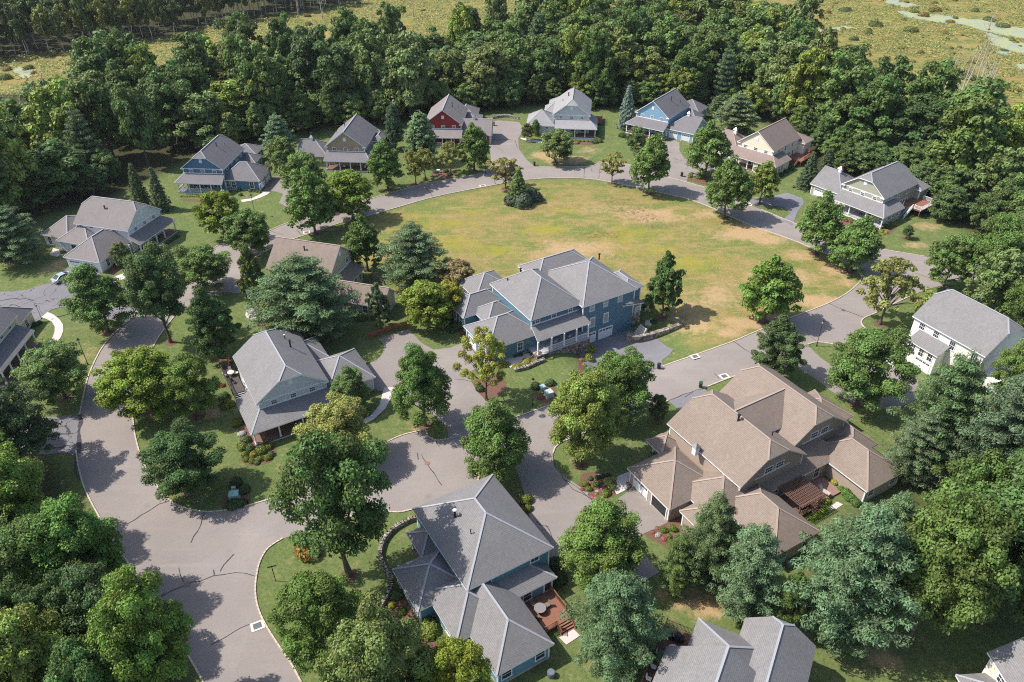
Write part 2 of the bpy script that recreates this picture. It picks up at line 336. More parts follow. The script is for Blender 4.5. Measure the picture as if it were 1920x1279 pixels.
# ---- tar seams
TB=MB()
def seam(px,w=.085,jit=.12,seed=0):
    rd=random.Random(hash(tuple(px[0]))%9999+seed);P=W(px);Q=[P[0]]
    for a,b in zip(P[:-1],P[1:]):
        n=max(1,int(math.dist(a,b)/.9))
        for i in range(1,n+1):
            t=i/n;Q.append((a[0]+(b[0]-a[0])*t+rd.uniform(-jit,jit),a[1]+(b[1]-a[1])*t+rd.uniform(-jit,jit)))
    for a,b in zip(Q[:-1],Q[1:]):
        a=Vector(a);b=Vector(b);d=(b-a)
        if d.length<.01: continue
        d.normalize();n=Vector((-d.y,d.x))*(w*rd.uniform(.35,.8));z0=terr(*a)+.066;z1=terr(*b)+.066
        a=a-d*.03;b=b+d*.03
        TB.poly([(*(a-n),z0),(*(b-n),z1),(*(b+n),z1),(*(a+n),z0)])
for s in [[(240,982),(275,960),(300,945),(314,941)],[(383,962),(376,985),(364,1005),(360,1017)],[(438,1040),(428,1052),(418,1060),(413,1073)],[(300,1121),(322,1109),(345,1098)],[(356,1092),(375,1090),(400,1080),(440,1074),(460,1076),(484,1081)],[(345,1092),(340,1078),(334,1066)],[(303,1118),(310,1110)],[(397,1209),(423,1196),(450,1180),(467,1172)],
  [(402,1078),(400,1068)],[(790,852),(798,867),(808,880),(828,910)],[(783,850),(785,862)],[(818,826),(820,834)],[(1037,852),(1041,875),(1057,897),(1085,916),(1113,942),(1117,958)],[(1058,900),(1075,918),(1100,930)],[(1373,640),(1390,650),(1405,661)],[(1339,700),(1348,710)],[(1553,569),(1576,580),(1600,588),(1622,596)],[(1490,658),(1505,652),(1520,650)],[(1520,632),(1530,640)],
  [(1097,313),(1095,325),(1094,334)],[(1125,312),(1124,325),(1122,336)],[(1108,315),(1110,322)],[(920,323),(926,335),(930,346)],[(797,350),(806,362),(815,371)],[(1253,752),(1285,739),(1318,729)],[(1284,745),(1300,735)],[(1715,512),(1735,519),(1757,527)],[(1240,688),(1220,694),(1198,704)],[(853,711),(868,713),(885,716)],[(925,262),(960,262)],[(965,262),(970,278)],[(925,275),(940,281),(943,285)],[(500,432),(515,436),(530,440)],[(555,432),(566,440)],
  [(1250,285),(1262,287),(1290,288)],[(1260,296),(1280,303)],[(1023,985),(1030,995),(1035,1012)],[(1005,978),(1015,985),(1030,990)]]: seam(s)
seam([(147,850),(150,825),(149,800),(152,778)],.45,.15);seam([(143,850),(141,880),(148,900)],.3)
for s in [[(0,590),(20,572),(45,578)],[(0,565),(30,560),(60,564)],[(85,598),(130,590),(185,585)],[(80,812),(105,818),(140,812)],[(85,835),(110,842),(135,835)],[(95,795),(120,800),(130,815)]]: seam(s,.2,.3)
tag(TB.build('tar_seam',TAR),kind='structure')
# ---------------------------------------------------------------- ground sheet
from mathutils import noise as mn
def axis(segs):
    o=[]
    for a,b,s in segs:
        n=max(1,int(round((b-a)/s)))
        o+=[a+(b-a)*i/n for i in range(n)]
    return o+[segs[-1][1]]
XS=axis([(-900,-420,60),(-420,-170,6),(-170,-4,1.6),(-4,42,.55),(42,170,1.6),(170,420,6),(420,900,60)])
YS=axis([(-60,25,8),(25,92,1.6),(92,122,.55),(122,250,1.6),(250,330,3),(330,560,6),(560,1600,80)])
MEADOW=W([(1600,515),(1567,488),(1487,455),(1413,429),(1360,406),(1285,376),(1200,358),(1107,340),(993,341),(923,352),(813,374),(700,407),(640,425),(640,470),(690,500),(740,540),(860,560),(950,540),(1050,470),(1210,560),(1270,600),(1300,655),(1345,648),(1475,597),(1553,567),(1605,534)])
WET=W([(-900,230),(0,185),(130,170),(300,165),(420,120),(560,85),(650,90),(760,75),(900,62),(1100,45),(1380,45),(1450,75),(1520,110),(1600,165),(1680,215),(1740,260),(1800,300),(1880,330),(2000,370),(3000,480),(2600,0),(1100,-120),(640,-100),(640,8),(420,42),(270,76),(0,108),(-600,160)])
FOR_=W([(-900,680),(-100,500),(40,425),(100,400),(180,382),(240,360),(300,328),(345,302),(400,280),(500,264),(560,250),(640,238),(700,232),(760,226),(820,212),(930,205),(1000,195),(1130,205),(1200,200),(1300,215),(1350,225),(1420,225),(1500,262),(1520,330),(1580,340),(1700,330),(1740,390),(1800,420),(1860,470),(2000,540),(3000,700),(3000,480),(1880,330),(1600,165),(1450,75),(1100,45),(760,75),(420,120),(130,170),(-900,215)])
FOR2=W([(-400,800),(60,830),(100,880),(140,945),(200,1040),(260,1110),(330,1220),(385,1320),(300,1500),(-500,1500)])
FOR3=W([(1740,880),(1940,780),(2100,900),(2100,1250),(1830,1170),(1740,1120),(1640,1130),(1520,1120),(1520,1000)])
FOR4=W([(-900,190),(0,112),(130,97),(270,79),(420,46),(640,12),(760,-20),(760,-330),(-2500,-330)])
TAN=[(390,775,45,22,.9),(290,900,14,55,.8),(565,415,30,9,.6),(560,338,25,10,.4),(1030,292,45,12,.8),(1075,300,40,10,.9),(1110,282,30,9,.6),(1185,235,12,5,.7),(1060,305,60,6,.7),(1740,425,35,10,.7),(1715,460,35,8,.7),(1150,392,120,14,.5),(1220,405,70,18,.9),(1000,380,60,10,.3),
 (1090,470,110,24,.8),(1030,455,50,14,.5),(1330,400,45,14,.85),(1390,435,60,20,.95),(1440,450,50,14,.8),(1500,480,45,14,.8),(1560,505,35,14,.9),(1590,530,25,14,.9),(1530,565,70,18,1),(1420,600,70,20,.95),(1340,560,90,34,.75),(1300,600,60,30,.7),(1480,520,90,26,.7),(1290,580,40,20,.6),(1370,625,35,12,.8),(1400,530,80,20,.4),(1250,480,60,20,.35),(1300,430,60,20,.35),
 (165,665,26,32,.5),(190,690,18,20,.5),(150,650,20,14,.4),(105,500,28,20,.7),(430,375,28,8,.6),(400,410,20,8,.5),(430,1000,1,1,0),(870,1075,1,1,0),(1310,1130,60,30,.9),(1340,1150,40,20,.8),(1660,1235,45,28,.95),(1600,1205,50,14,.6),(1780,1215,60,16,.45),(1720,1190,60,14,.5),(1245,1110,30,26,.7),(1115,1240,30,30,.6),(780,797,28,12,.6),(760,805,20,6,.5),
 (1030,500,90,18,.6),(730,352,14,6,.6),(840,345,60,5,.4),(780,350,60,4,.4),(1340,345,30,6,.6),(1740,905,20,8,.5),(640,1050,40,10,.35),(600,1030,60,12,.3),(30,480,28,22,.9),(400,500,20,6,.4),(720,520,30,10,.4),(690,520,14,8,.5),(1180,1010,1,1,0),(1270,1190,60,20,.6),(850,420,60,6,.2),(620,430,40,6,.5),(500,395,30,6,.3),(1210,740,1,1,0),(360,780,20,14,.3),(330,880,10,20,.2),(1450,420,24,5,.5),(1430,405,20,4,.5),(560,1080,30,20,.25),(550,1180,20,20,.3),(590,1265,30,16,.3)]
YEL=[(830,420,90,14),(790,405,60,8),(880,398,50,8),(1060,395,40,8),(850,455,80,20),(930,470,60,14),(1180,440,120,20),(1300,490,90,24),(1020,430,80,16),(1450,550,60,12),(1200,470,100,16),(720,460,20,20)]
MUD=[(1200,402,26,3),(1185,394,40,4),(1235,425,34,5),(1160,378,34,5),(1215,410,30,6),(1130,440,50,5)]
SANDY=[(1177,436,6,1.5),(1232,430,6,1.5),(1330,472,4,1.2),(985,378,10,2.5)]
def ellmask(L):
    out=[]
    for e in L:
        if e[2]<=1.01 and e[3]<=1.01: continue
        X,Y=G0(e[0],e[1]);X1,_=G0(e[0]+e[2],e[1]);_,Y1=G0(e[0],e[1]-e[3]);out.append((X,Y,abs(X1-X),abs(Y1-Y),e[4] if len(e)>4 else 1))
    return out
def build_ground():
    xs=np.array(XS);ys=np.array(YS);nx,ny=len(xs),len(ys)
    X,Y=np.meshgrid(xs,ys);X=X.ravel();Y=Y.ravel();Z=np.array([terr(a,b) if -5<a<46 and 90<b<136 else 0. for a,b in zip(X,Y)])
    co=np.stack([X,Y,Z],1)
    i,j=np.meshgrid(np.arange(nx-1),np.arange(ny-1));a=(j*nx+i).ravel()
    q=np.stack([a,a+1,a+1+nx,a+nx],1)
    me=bpy.data.meshes.new('ground');me.vertices.add(len(co));me.vertices.foreach_set('co',co.ravel().astype(np.float32))
    me.loops.add(q.size);me.loops.foreach_set('vertex_index',q.ravel().astype(np.int32));me.polygons.add(len(q));me.polygons.foreach_set('loop_start',np.arange(0,q.size,4,dtype=np.int32));me.polygons.foreach_set('loop_total',np.full(len(q),4,np.int32))
    me.update()
    def pm(P,soft=3.):
        # soft polygon mask
        Pn=np.array(P);d=np.full(len(X),1e9);ins=np.zeros(len(X),bool)
        for k in range(len(Pn)):
            a=Pn[k];b=Pn[(k+1)%len(Pn)];ab=b-a;t=np.clip(((X-a[0])*ab[0]+(Y-a[1])*ab[1])/(ab@ab+1e-9),0,1)
            d=np.minimum(d,np.hypot(X-a[0]-t*ab[0],Y-a[1]-t*ab[1]))
            c=((a[1]>Y)!=(b[1]>Y))
            with np.errstate(divide='ignore',invalid='ignore'): xi=(b[0]-a[0])*(Y-a[1])/(b[1]-a[1])+a[0]
            ins^=c&(X<xi)
        return np.clip(.5+np.where(ins,d,-d)/(2*soft),0,1)
    nz=np.array([mn.fractal((x*.09,y*.09,3.1),.8,2.1,3) for x,y in zip(X,Y)]);nz2=np.array([mn.fractal((x*.3,y*.3,8.1),.8,2.1,3) for x,y in zip(X,Y)])
    def em(L,soft=1.1):
        m=np.zeros(len(X))
        for x,y,rx,ry,s in ellmask(L):
            d=np.hypot((X-x)/rx,(Y-y)/ry)+nz*.35+nz2*.3
            m=np.maximum(m,np.clip((1.25-d)*soft,0,1)*s)
        return m
    A=np.stack([pm(MEADOW,2.),em(TAN),em(YEL,.8),np.ones(len(X))],1)
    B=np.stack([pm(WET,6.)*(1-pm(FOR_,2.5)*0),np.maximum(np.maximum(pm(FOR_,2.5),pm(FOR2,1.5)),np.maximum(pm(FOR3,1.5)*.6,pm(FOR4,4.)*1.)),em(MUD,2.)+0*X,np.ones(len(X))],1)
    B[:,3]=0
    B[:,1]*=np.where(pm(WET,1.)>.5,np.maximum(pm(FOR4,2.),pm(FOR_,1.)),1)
    for nm,D in (('zone_a',A),('zone_b',B)):
        at=me.attributes.new(nm,'FLOAT_COLOR','POINT');at.data.foreach_set('color',D.astype(np.float32).ravel())
    m,nt,b=nmat('ground_cover',.95,.15);p=geo(nt)
    za=N(nt,'ShaderNodeAttribute',attribute_name='zone_a');zb=N(nt,'ShaderNodeAttribute',attribute_name='zone_b')
    sa=N(nt,'ShaderNodeSeparateColor');L(nt,za.outputs['Color'],sa.inputs[0]);sb=N(nt,'ShaderNodeSeparateColor');L(nt,zb.outputs['Color'],sb.inputs[0])
    big=noise(nt,p,.07,4,.6);mid=noise(nt,p,.45,5,.65);fine=noise(nt,p,3.2,4,.7);vf=noise(nt,p,11,3,.7)
    lawn=mixc(nt,ramp(nt,mid,[(.3,0.),(.7,1.)]),(.085,.13,.038),(.175,.195,.07))
    lawn=mixc(nt,ramp(nt,big,[(.42,0.),(.68,1.)]),lawn,(.12,.17,.048))
    # mower passes
    mp=N(nt,'ShaderNodeMapping');mp.inputs['Rotation'].default_value=(0,0,-.45);L(nt,p,mp.inputs[0])
    wv=N(nt,'ShaderNodeTexWave');wv.inputs['Scale'].default_value=.28;wv.inputs['Distortion'].default_value=1.2;wv.inputs['Detail'].default_value=1;wv.inputs['Detail Scale'].default_value=.3;L(nt,mp.outputs[0],wv.inputs['Vector'])
    lawn=mixc(nt,math_(nt,'MULTIPLY',wv.outputs['Fac'],.28),lawn,(.16,.21,.07))
    dry=ramp(nt,noise(nt,p,.5,8,.78),[(.52,0.),(.66,1.)])
    lawn=mixc(nt,math_(nt,'MULTIPLY',dry,.6),lawn,(.34,.26,.14))
    lawn=mixc(nt,math_(nt,'MULTIPLY',ramp(nt,noise(nt,p,2.1,5,.8),[(.46,0.),(.6,1.)]),.5),lawn,(.05,.085,.025))
    lawn=mixc(nt,math_(nt,'MULTIPLY',ramp(nt,noise(nt,p,4.5,4,.8),[(.52,0.),(.66,1.)]),.4),lawn,(.20,.21,.09))
    md=mixc(nt,ramp(nt,mid,[(.3,0.),(.72,1.)]),(.175,.17,.042),(.265,.20,.075))
    md=mixc(nt,ramp(nt,big,[(.4,0.),(.56,1.)]),md,(.12,.165,.035))
    md=mixc(nt,math_(nt,'MULTIPLY',ramp(nt,noise(nt,p,.25,6,.75),[(.47,0.),(.62,1.)]),.7),md,(.34,.225,.10))
    mps=N(nt,'ShaderNodeMapping');mps.inputs['Scale'].default_value=(.25,1.3,1);mps.inputs['Rotation'].default_value=(0,0,-.25);L(nt,p,mps.inputs[0]);md=mixc(nt,math_(nt,'MULTIPLY',ramp(nt,noise(nt,mps.outputs[0],.35,7,.75),[(.5,0.),(.6,1.)]),.55),md,(.33,.225,.095))
    # paler grass stalks in small drifts
    md=mixc(nt,math_(nt,'MULTIPLY',ramp(nt,noise(nt,p,.8,6,.8),[(.52,0.),(.62,1.)]),.4),md,(.11,.15,.035))
    md=mixc(nt,math_(nt,'MULTIPLY',ramp(nt,fine,[(.5,0.),(.66,1.)]),.5),md,(.47,.38,.2))
    yel=ramp(nt,math_(nt,'MULTIPLY_ADD',math_(nt,'SUBTRACT',mid,.5),1.6,math_(nt,'MULTIPLY',sa.outputs[2],.8)),[(.25,0.),(.8,1.)])
    yel=math_(nt,'MULTIPLY',yel,ramp(nt,sa.outputs[2],[(0.,0.),(.15,1.)]));md=mixc(nt,math_(nt,'MULTIPLY',yel,.75),md,(.28,.25,.035))
    c=mixc(nt,sa.outputs[0],lawn,md)
    nb=noise(nt,p,.75,9,.78);tf=ramp(nt,math_(nt,'MULTIPLY_ADD',math_(nt,'SUBTRACT',nb,.5),1.9,sa.outputs[1]),[(.34,0.),(.8,.9)])
    tf=math_(nt,'MULTIPLY',tf,ramp(nt,sa.outputs[1],[(.0,0.),(.12,1.)]))
    tan=mixc(nt,fine,(.34,.225,.115),(.50,.35,.20));c=mixc(nt,tf,c,tan)
    wet=mixc(nt,ramp(nt,noise(nt,p,.05,5,.65),[(.3,0.),(.7,1.)]),(.24,.215,.065),(.32,.245,.08))
    wet=mixc(nt,ramp(nt,noise(nt,p,.16,6,.7),[(.46,0.),(.62,1.)]),wet,(.13,.17,.05))
    wet=mixc(nt,math_(nt,'MULTIPLY',ramp(nt,noise(nt,p,.11,6,.8,.5),[(.52,0.),(.66,1.)]),.8),wet,(.31,.16,.06))
    wet=mixc(nt,math_(nt,'MULTIPLY',ramp(nt,noise(nt,p,.45,7,.8),[(.48,0.),(.62,1.)]),.6),wet,(.07,.09,.03))
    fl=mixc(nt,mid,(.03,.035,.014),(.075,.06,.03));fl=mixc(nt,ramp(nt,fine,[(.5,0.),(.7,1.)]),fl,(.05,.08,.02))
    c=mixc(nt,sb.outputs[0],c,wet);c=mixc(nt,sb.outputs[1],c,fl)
    c=mixc(nt,math_(nt,'MULTIPLY',sb.outputs[2],ramp(nt,noise(nt,p,1.1,5,.8),[(.48,0.),(.6,1.)])),c,(.14,.085,.05))
    c=mixc(nt,math_(nt,'MULTIPLY',zb.outputs['Alpha'],ramp(nt,fine,[(.35,.2),(.55,1.)])),c,(.55,.45,.36))
    c=mixc(nt,math_(nt,'MULTIPLY',vf,.35),c,mixc(nt,.5,c,(.02,.03,.01)))
    L(nt,c,b.inputs['Base Color']);h=math_(nt,'ADD',fine,vf);bump(nt,b,h,.6,.12)
    me.materials.append(m);o=bpy.data.objects.new('ground',me);col.objects.link(o);tag(o,kind='structure');return o
build_ground()
# ---------------------------------------------------------------- ponds in the marsh
def watermat():
    m,nt,b=nmat('marsh_water',.18,.6);p=geo(nt)
    f=ramp(nt,noise(nt,p,.13,6,.75,.6),[(.40,0.),(.5,1.)])
    L(nt,mixc(nt,f,(.25,.27,.255),(.29,.31,.15)),b.inputs['Base Color']);L(nt,ramp(nt,f,[(0,.12),(1,.7)]),b.inputs['Roughness']);bump(nt,b,noise(nt,p,2.,3),.1,.03);return m
WATER=watermat()
ponds=[[(1680,20),(1720,24),(1790,32),(1850,40),(1900,50),(1960,62),(1960,78),(1890,68),(1850,60),(1800,46),(1740,40),(1700,32)],[(1850,62),(1880,70),(1930,85),(1990,110),(1940,108),(1890,95),(1862,84)],[(1517,54),(1545,56),(1570,50),(1598,50),(1594,55),(1560,58),(1530,62)],[(1872,92),(1890,97),(1888,103),(1872,101)],[(310,135),(335,128),(345,138),(342,155),(318,165),(306,150)],[(25,128),(60,132),(55,145),(30,142)],[(1905,120),(1930,122),(1930,132),(1908,130)],[(1660,2),(1690,4),(1720,10),(1700,14),(1672,9)],[(1670,-10),(1690,-5),(1680,8),(1660,5)]]
WB=MB()
def rough(P,seed):
    rd=random.Random(seed);C=catmull(W(P),True,5);return [(x+rd.uniform(-.9,.9),y+rd.uniform(-1.6,1.6)) for x,y in C]
for i,p in enumerate(ponds): 
    V3=[Vector((x,y,0)) for x,y in rough(p,i)]
    for t in tessellate_polygon([V3]):
        q=[V3[k] for k in t]
        if (q[1]-q[0]).cross(q[2]-q[0]).z<0:q.reverse()
        WB.poly([(v.x,v.y,.04+.012*i) for v in q])
tag(WB.build('pond',WATER),kind='structure')
# ---------------------------------------------------------------- houses
ROOF_G=shingle('grey_shingle',(.172,.165,.166),(.26,.252,.254));ROOF_D=shingle('charcoal_shingle',(.15,.142,.15),(.205,.195,.205),.7);ROOF_L=shingle('pale_grey_shingle',(.25,.245,.25),(.33,.325,.33),.7)
ROOF_B=shingle('brown_shingle',(.205,.16,.132),(.30,.245,.205));ROOF_M=shingle('mauve_grey_shingle',(.19,.17,.165),(.25,.225,.218),.7)
def slope_rect(u0,u1,v0,v1,ze,zr,axis,e0,e1,kz=.69):
    """top faces, ridge and hip lines and gable outlines of one roof over a rectangle (eave outline)"""
    T=(lambda a,b,z:(a,b,z)) if axis=='u' else (lambda a,b,z:(b,a,z))
    if axis=='u':a0,a1,b0,b1=u0,u1,v0,v1
    else:a0,a1,b0,b1=v0,v1,u0,u1
    w=(b1-b0)/2;bm=(b0+b1)/2;r=zr-ze
    pit=r/w
    def endinset(e): return {'g':0,'h':w,'j':w*(1-kz)}[e]
    r0=a0+endinset(e0);r1=a1-endinset(e1)
    if r0>r1: r0=r1=(r0+r1)/2
    zc=ze+r*kz;wc=w*(1-kz)
    left=[(a0,b0,ze)];
    # slope on the b0 side
    def side(b,sg):
        P=[T(a0,b,ze),T(a1,b,ze)]
        if e1=='j':P+=[T(a1,bm+sg*wc,zc)]
        P+=[T(r1,bm,zr)]
        if abs(r1-r0)>.01:P+=[T(r0,bm,zr)]
        if e0=='j':P+=[T(a0,bm+sg*wc,zc)]
        return P
    polys=[side(b0,-1),side(b1,1)];caps=[(T(r0,bm,zr),T(r1,bm,zr))] if abs(r1-r0)>.01 else []
    for e,a,rr in((e0,a0,r0),(e1,a1,r1)):
        if e=='h':
            polys.append([T(a,b0,ze),T(a,b1,ze),T(rr,bm,zr)]);caps+=[(T(a,b0,ze),T(rr,bm,zr)),(T(a,b1,ze),T(rr,bm,zr))]
        if e=='j':
            polys.append([T(a,bm-wc,zc),T(a,bm+wc,zc),T(rr,bm,zr)]);caps+=[(T(a,bm-wc,zc),T(rr,bm,zr)),(T(a,bm+wc,zc),T(rr,bm,zr))]
    return polys,caps,pit,(w,bm,zc,wc)
class House:
    def __init__(h,name,label,org,az,wall,roof,cap=CAP_G,z=0.,trimmat=TRIM):
        X,Y=G(*org) if not isinstance(org,dict) else org['xy'];h.a=R_(az);h.o=(X,Y);h.z=z
        h.root=empty(name,(X,Y,z),h.a);tag(h.root,label,'house')
        h.wall=wall;h.roofm=roof;h.cap=cap;h.W=MB();h.T=MB();h.pt=[];h.tm=trimmat;h.roofs=[]
    def loc(h,px,py,z=0):
        X,Y=G0(px,py,z+h.z);X-=h.o[0];Y-=h.o[1];c,s=math.cos(h.a),math.sin(h.a);return X*c+Y*s,-X*s+Y*c
    def world(h,u,v,z=0):
        c,s=math.cos(h.a),math.sin(h.a);return h.o[0]+u*c-v*s,h.o[1]+u*s+v*c,h.z+z
    def block(h,u0,u1,v0,v1,ze,zr,axis,e0='h',e1='h',ov=.4,z0=-.4,kz=.69,walls=True,th=.2,corner=True,sides='SNEW'):
        polys,caps,pit,(w,bm,zc,wc)=slope_rect(u0,u1,v0,v1,ze,zr,axis,e0,e1,kz)
        r=MB();r.shell(polys,th,0,1,caps,2);h.roofs.append(r.build('roof',[h.roofm,h.tm,h.cap],h.root))
        if not walls:return
        a,b,c,d=u0+ov,u1-ov,v0+ov,v1-ov;zt=ze+ov*pit-th*.55
        W_=h.W;W_.box(a,b,c,d,z0,zt);W_.box(a-.03,b+.03,c-.03,d+.03,z0,.32 if z0>-1 else z0+.5,1)
        # gable infill
        for e,k in((e0,0),(e1,1)):
            if e=='h':continue
            if axis=='u':p0=(a if k==0 else b);i0,i1=c,d;f=lambda l,z,q:(q,l,z);sg=1 if k==0 else -1
            else:p0=(c if k==0 else d);i0,i1=a,b;f=lambda l,z,q:(l,q,z);sg=1 if k==0 else -1
            zg=lambda l:ze+(w-abs(l-bm))*pit-th*.55
            if e=='g':prof=[(i0,zt),(i1,zt),(bm,zg(bm))]
            else:prof=[(i0,zt),(i1,zt),(bm+wc,zc-th*.55),(bm-wc,zc-th*.55)]
            q=p0+sg*.15
            F1=[f(l,z,p0) for l,z in prof];F2=[f(l,z,q) for l,z in prof]
            n=len(prof);W_.poly(F1 if (axis=='u')==(k==1) else F1[::-1]);W_.poly(F2 if (axis=='u')!=(k==1) else F2[::-1])
            for i in range(n):W_.poly([F1[i],F1[(i+1)%n],F2[(i+1)%n],F2[i]])
        if corner:
            for (x,y,sx,sy) in((a,c,-1,-1),(b,c,1,-1),(a,d,-1,1),(b,d,1,1)):
                X=lambda k:x+sx*k;Y=lambda k:y+sy*k;P=[(X(.035),Y(.035)),(X(-.16),Y(.035)),(X(-.16),Y(-.02)),(X(-.02),Y(-.02)),(X(-.02),Y(-.16)),(X(.035),Y(-.16))]
                if sx*sy<0:P=P[::-1]
                m_=MB();m_.poly([(*p,zt) for p in P]);n=6
                for i in range(n):m_.poly([(*P[i],.3),(*P[(i+1)%n],.3),(*P[(i+1)%n],zt),(*P[i],zt)])
                m_.build('corner_board',h.tm,h.root)
        return dict(a=a,b=b,c=c,d=d,zt=zt,ze=ze,zr=zr,w=w,bm=bm)
    def roofpoly(h,polys,caps=(),th=.16):
        r=MB();r.shell([list(p) for p in polys],th,0,1,caps,2);return r.build('roof',[h.roofm,h.tm,h.cap],h.root)
    def _pl(h,face,plane):
        # returns function (t,z,out)->(u,v,z)
        if face=='S':return lambda t,z,o:(t,plane-o,z)
        if face=='N':return lambda t,z,o:(t,plane+o,z)
        if face=='W':return lambda t,z,o:(plane-o,t,z)
        return lambda t,z,o:(plane+o,t,z)
    def fbox(h,mb,face,plane,t0,t1,z0,z1,o0,o1,m=0):
        f=h._pl(face,plane);p=f(t0,z0,o0);q=f(t1,z1,o1);mb.box(min(p[0],q[0]),max(p[0],q[0]),min(p[1],q[1]),max(p[1],q[1]),min(p[2],q[2]),max(p[2],q[2]),m)
    def win(h,face,plane,t,z,w=.95,hh=1.5,muntin=(1,1),glass=None,head=False):
        fr=MB();b=.12;B=lambda *a,**k:h.fbox(fr,face,plane,*a,**k)
        B(t-w/2-b,t+w/2+b,z+hh/2,z+hh/2+b+(.05 if head else 0),-.02,.07);B(t-w/2-b-.03,t+w/2+b+.03,z-hh/2-b,z-hh/2,-.02,.10)
        B(t-w/2-b,t-w/2,z-hh/2,z+hh/2,-.02,.065);B(t+w/2,t+w/2+b,z-hh/2,z+hh/2,-.02,.065)
        if muntin:
            nu,nv=muntin
            for i in range(1,nu+1):B(t-w/2+w*i/(nu+1)-.02,t-w/2+w*i/(nu+1)+.02,z-hh/2,z+hh/2,.0,.045)
            for i in range(1,nv+1):B(t-w/2,t+w/2,z-hh/2+hh*i/(nv+1)-.03,z-hh/2+hh*i/(nv+1)+.03,.0,.05)
        o=fr.build('window',h.tm,h.root)
        g=MB();h.fbox(g,face,plane,t-w/2,t+w/2,z-hh/2,z+hh/2,.005,.025);g.build('pane',glass or GLASS,o);return o
    def vent(h,face,plane,t,z,w=.75,hh=.95):
        mb=MB();h.fbox(mb,face,plane,t-w/2,t+w/2,z-hh/2,z+hh/2,-.02,.05)
        for i in range(6): h.fbox(mb,face,plane,t-w/2+.06,t+w/2-.06,z-hh/2+.08+i*hh/6.5,z-hh/2+.13+i*hh/6.5,.05,.075)
        mb.build('gable_vent',h.tm,h.root)
    def door(h,face,plane,t,z0=.45,w=1.,hh=2.1,glass=True):
        mb=MB();h.fbox(mb,face,plane,t-w/2-.12,t+w/2+.12,z0,z0+hh+.12,-.02,.05);o=mb.build('door',h.tm,h.root)
        g=MB();h.fbox(g,face,plane,t-w/2+.1,t+w/2-.1,z0+.25,z0+hh-.1,.05,.06);g.build('pane',GLASS,o)
    def gdoor(h,face,plane,t,z0=0.,w=2.7,hh=2.15,lites=4,open_=False):
        mb=MB();B=lambda *a:h.fbox(mb,face,plane,*a)
        B(t-w/2-.16,t-w/2,z0,z0+hh+.16,-.02,.06);B(t+w/2,t+w/2+.16,z0,z0+hh+.16,-.02,.06);B(t-w/2,t+w/2,z0+hh,z0+hh+.18,-.02,.06)
        if open_:
            o=mb.build('garage_door',GDOOR,h.root);g=MB();h.fbox(g,face,plane,t-w/2,t+w/2,z0+.04,z0+hh,-.0,.012);g.build('opening_shade_panel',plain('dark_interior',(.03,.032,.035),.9,.1),o);return  # flat dark panel on the wall; the garage's inner shade is painted in
        for i in range(4):B(t-w/2,t+w/2,z0+i*hh/4+.012,z0+(i+1)*hh/4-.012,-.02,.03)
        B(t-w/2,t+w/2,z0,z0+hh,-.02,.012)
        o=mb.build('garage_door',GDOOR,h.root);g=MB();s=w/lites
        for i in range(lites):
            for k in (0,1):h.fbox(g,face,plane,t-w/2+i*s+.08+k*(s/2-.05),t-w/2+i*s+s/2-.02+k*(s/2-.04),z0+hh*.79,z0+hh*.94,.03,.042)
        g.build('pane',GLASS,o)
    def porch(h,u0,u1,v0,v1,zf=.5,posts=(),zt=2.85,rails=(),floor=PFLOOR,base=TRIM,sk=.22):
        mb=MB();mb.box(u0,u1,v0,v1,zf-.16,zf,0);mb.box(u0+.04,u1-.04,v0+.04,v1-.04,-.5,zf-.16,1);mb.build('porch_floor',[floor,base],h.root)
        for x,y in posts:
            p=MB();s=.11;p.box(x-s,x+s,y-s,y+s,zf,zt);p.box(x-s-.05,x+s+.05,y-s-.05,y+s+.05,zf,zf+.22);p.box(x-s-.05,x+s+.05,y-s-.05,y+s+.05,zt-.22,zt);p.build('porch_post',h.tm,h.root)
        for a,b in rails:h.rail((*a,zf),(*b,zf))
    def rail(h,a,b,mat=None,hh=.95,name='railing',post=False,parent=None):
        a=Vector(a);b=Vector(b);up=Vector((0,0,1));mb=MB();d=b-a;n=max(2,int(d.length/.16))
        mb.bar(a+up*hh,b+up*hh,.09,.07);mb.bar(a+up*.14,b+up*.14,.06,.06)
        for i in range(1,n):
            p=a+d*(i/n);mb.bar(p+up*.14,p+up*hh,.045,.045,up=(1,0,0))
        if post:
            k=max(1,int(d.length/2.2))
            for i in range(k+1):
                p=a+d*(i/k);mb.bar(p,p+up*(hh+.15),.13,.13,up=(1,0,0))
        mb.build(name,mat or h.tm,parent or h.root)
    def deck(h,u0,u1,v0,v1,z,mat=DECK,rails=(),stair=None,railmat=None,posts=True):
        mb=MB();n=max(1,int((v1-v0)/.145))
        for i in range(n):
            y=v0+(v1-v0)*i/n;mb.box(u0,u1,y+.006,y+(v1-v0)/n-.006,z-.05,z)
        mb.box(u0,u1,v0,v1,z-.28,z-.055)
        if posts:
            for x in (u0+.2,u1-.2):
                for y in (v0+.2,v1-.2):mb.box(x-.08,x+.08,y-.08,y+.08,-.3,z-.28)
        o=mb.build('deck',mat,h.root)
        for a,b in rails:h.rail((*a,z),(*b,z),railmat or mat,post=True,parent=o)
        if stair:
            (x,y),(dx,dy),wd,zb=stair;k=max(2,int(round((z-zb)/.18)));s=MB();nx,ny=-dy,dx
            for i in range(k):
                zz_=z-(i+1)*(z-zb)/k;p=Vector((x+dx*(i+.5)*.28,y+dy*(i+.5)*.28,zz_+.0))
                s.bar(p-Vector((nx,ny,0))*wd/2,p+Vector((nx,ny,0))*wd/2,.27,.05,0)
            for q in(-1,1):
                e=Vector((nx,ny,0))*(wd/2*q);s.bar(Vector((x,y,z-.12))+e,Vector((x+dx*k*.28,y+dy*k*.28,zb-.05))+e,.06,.25,1)
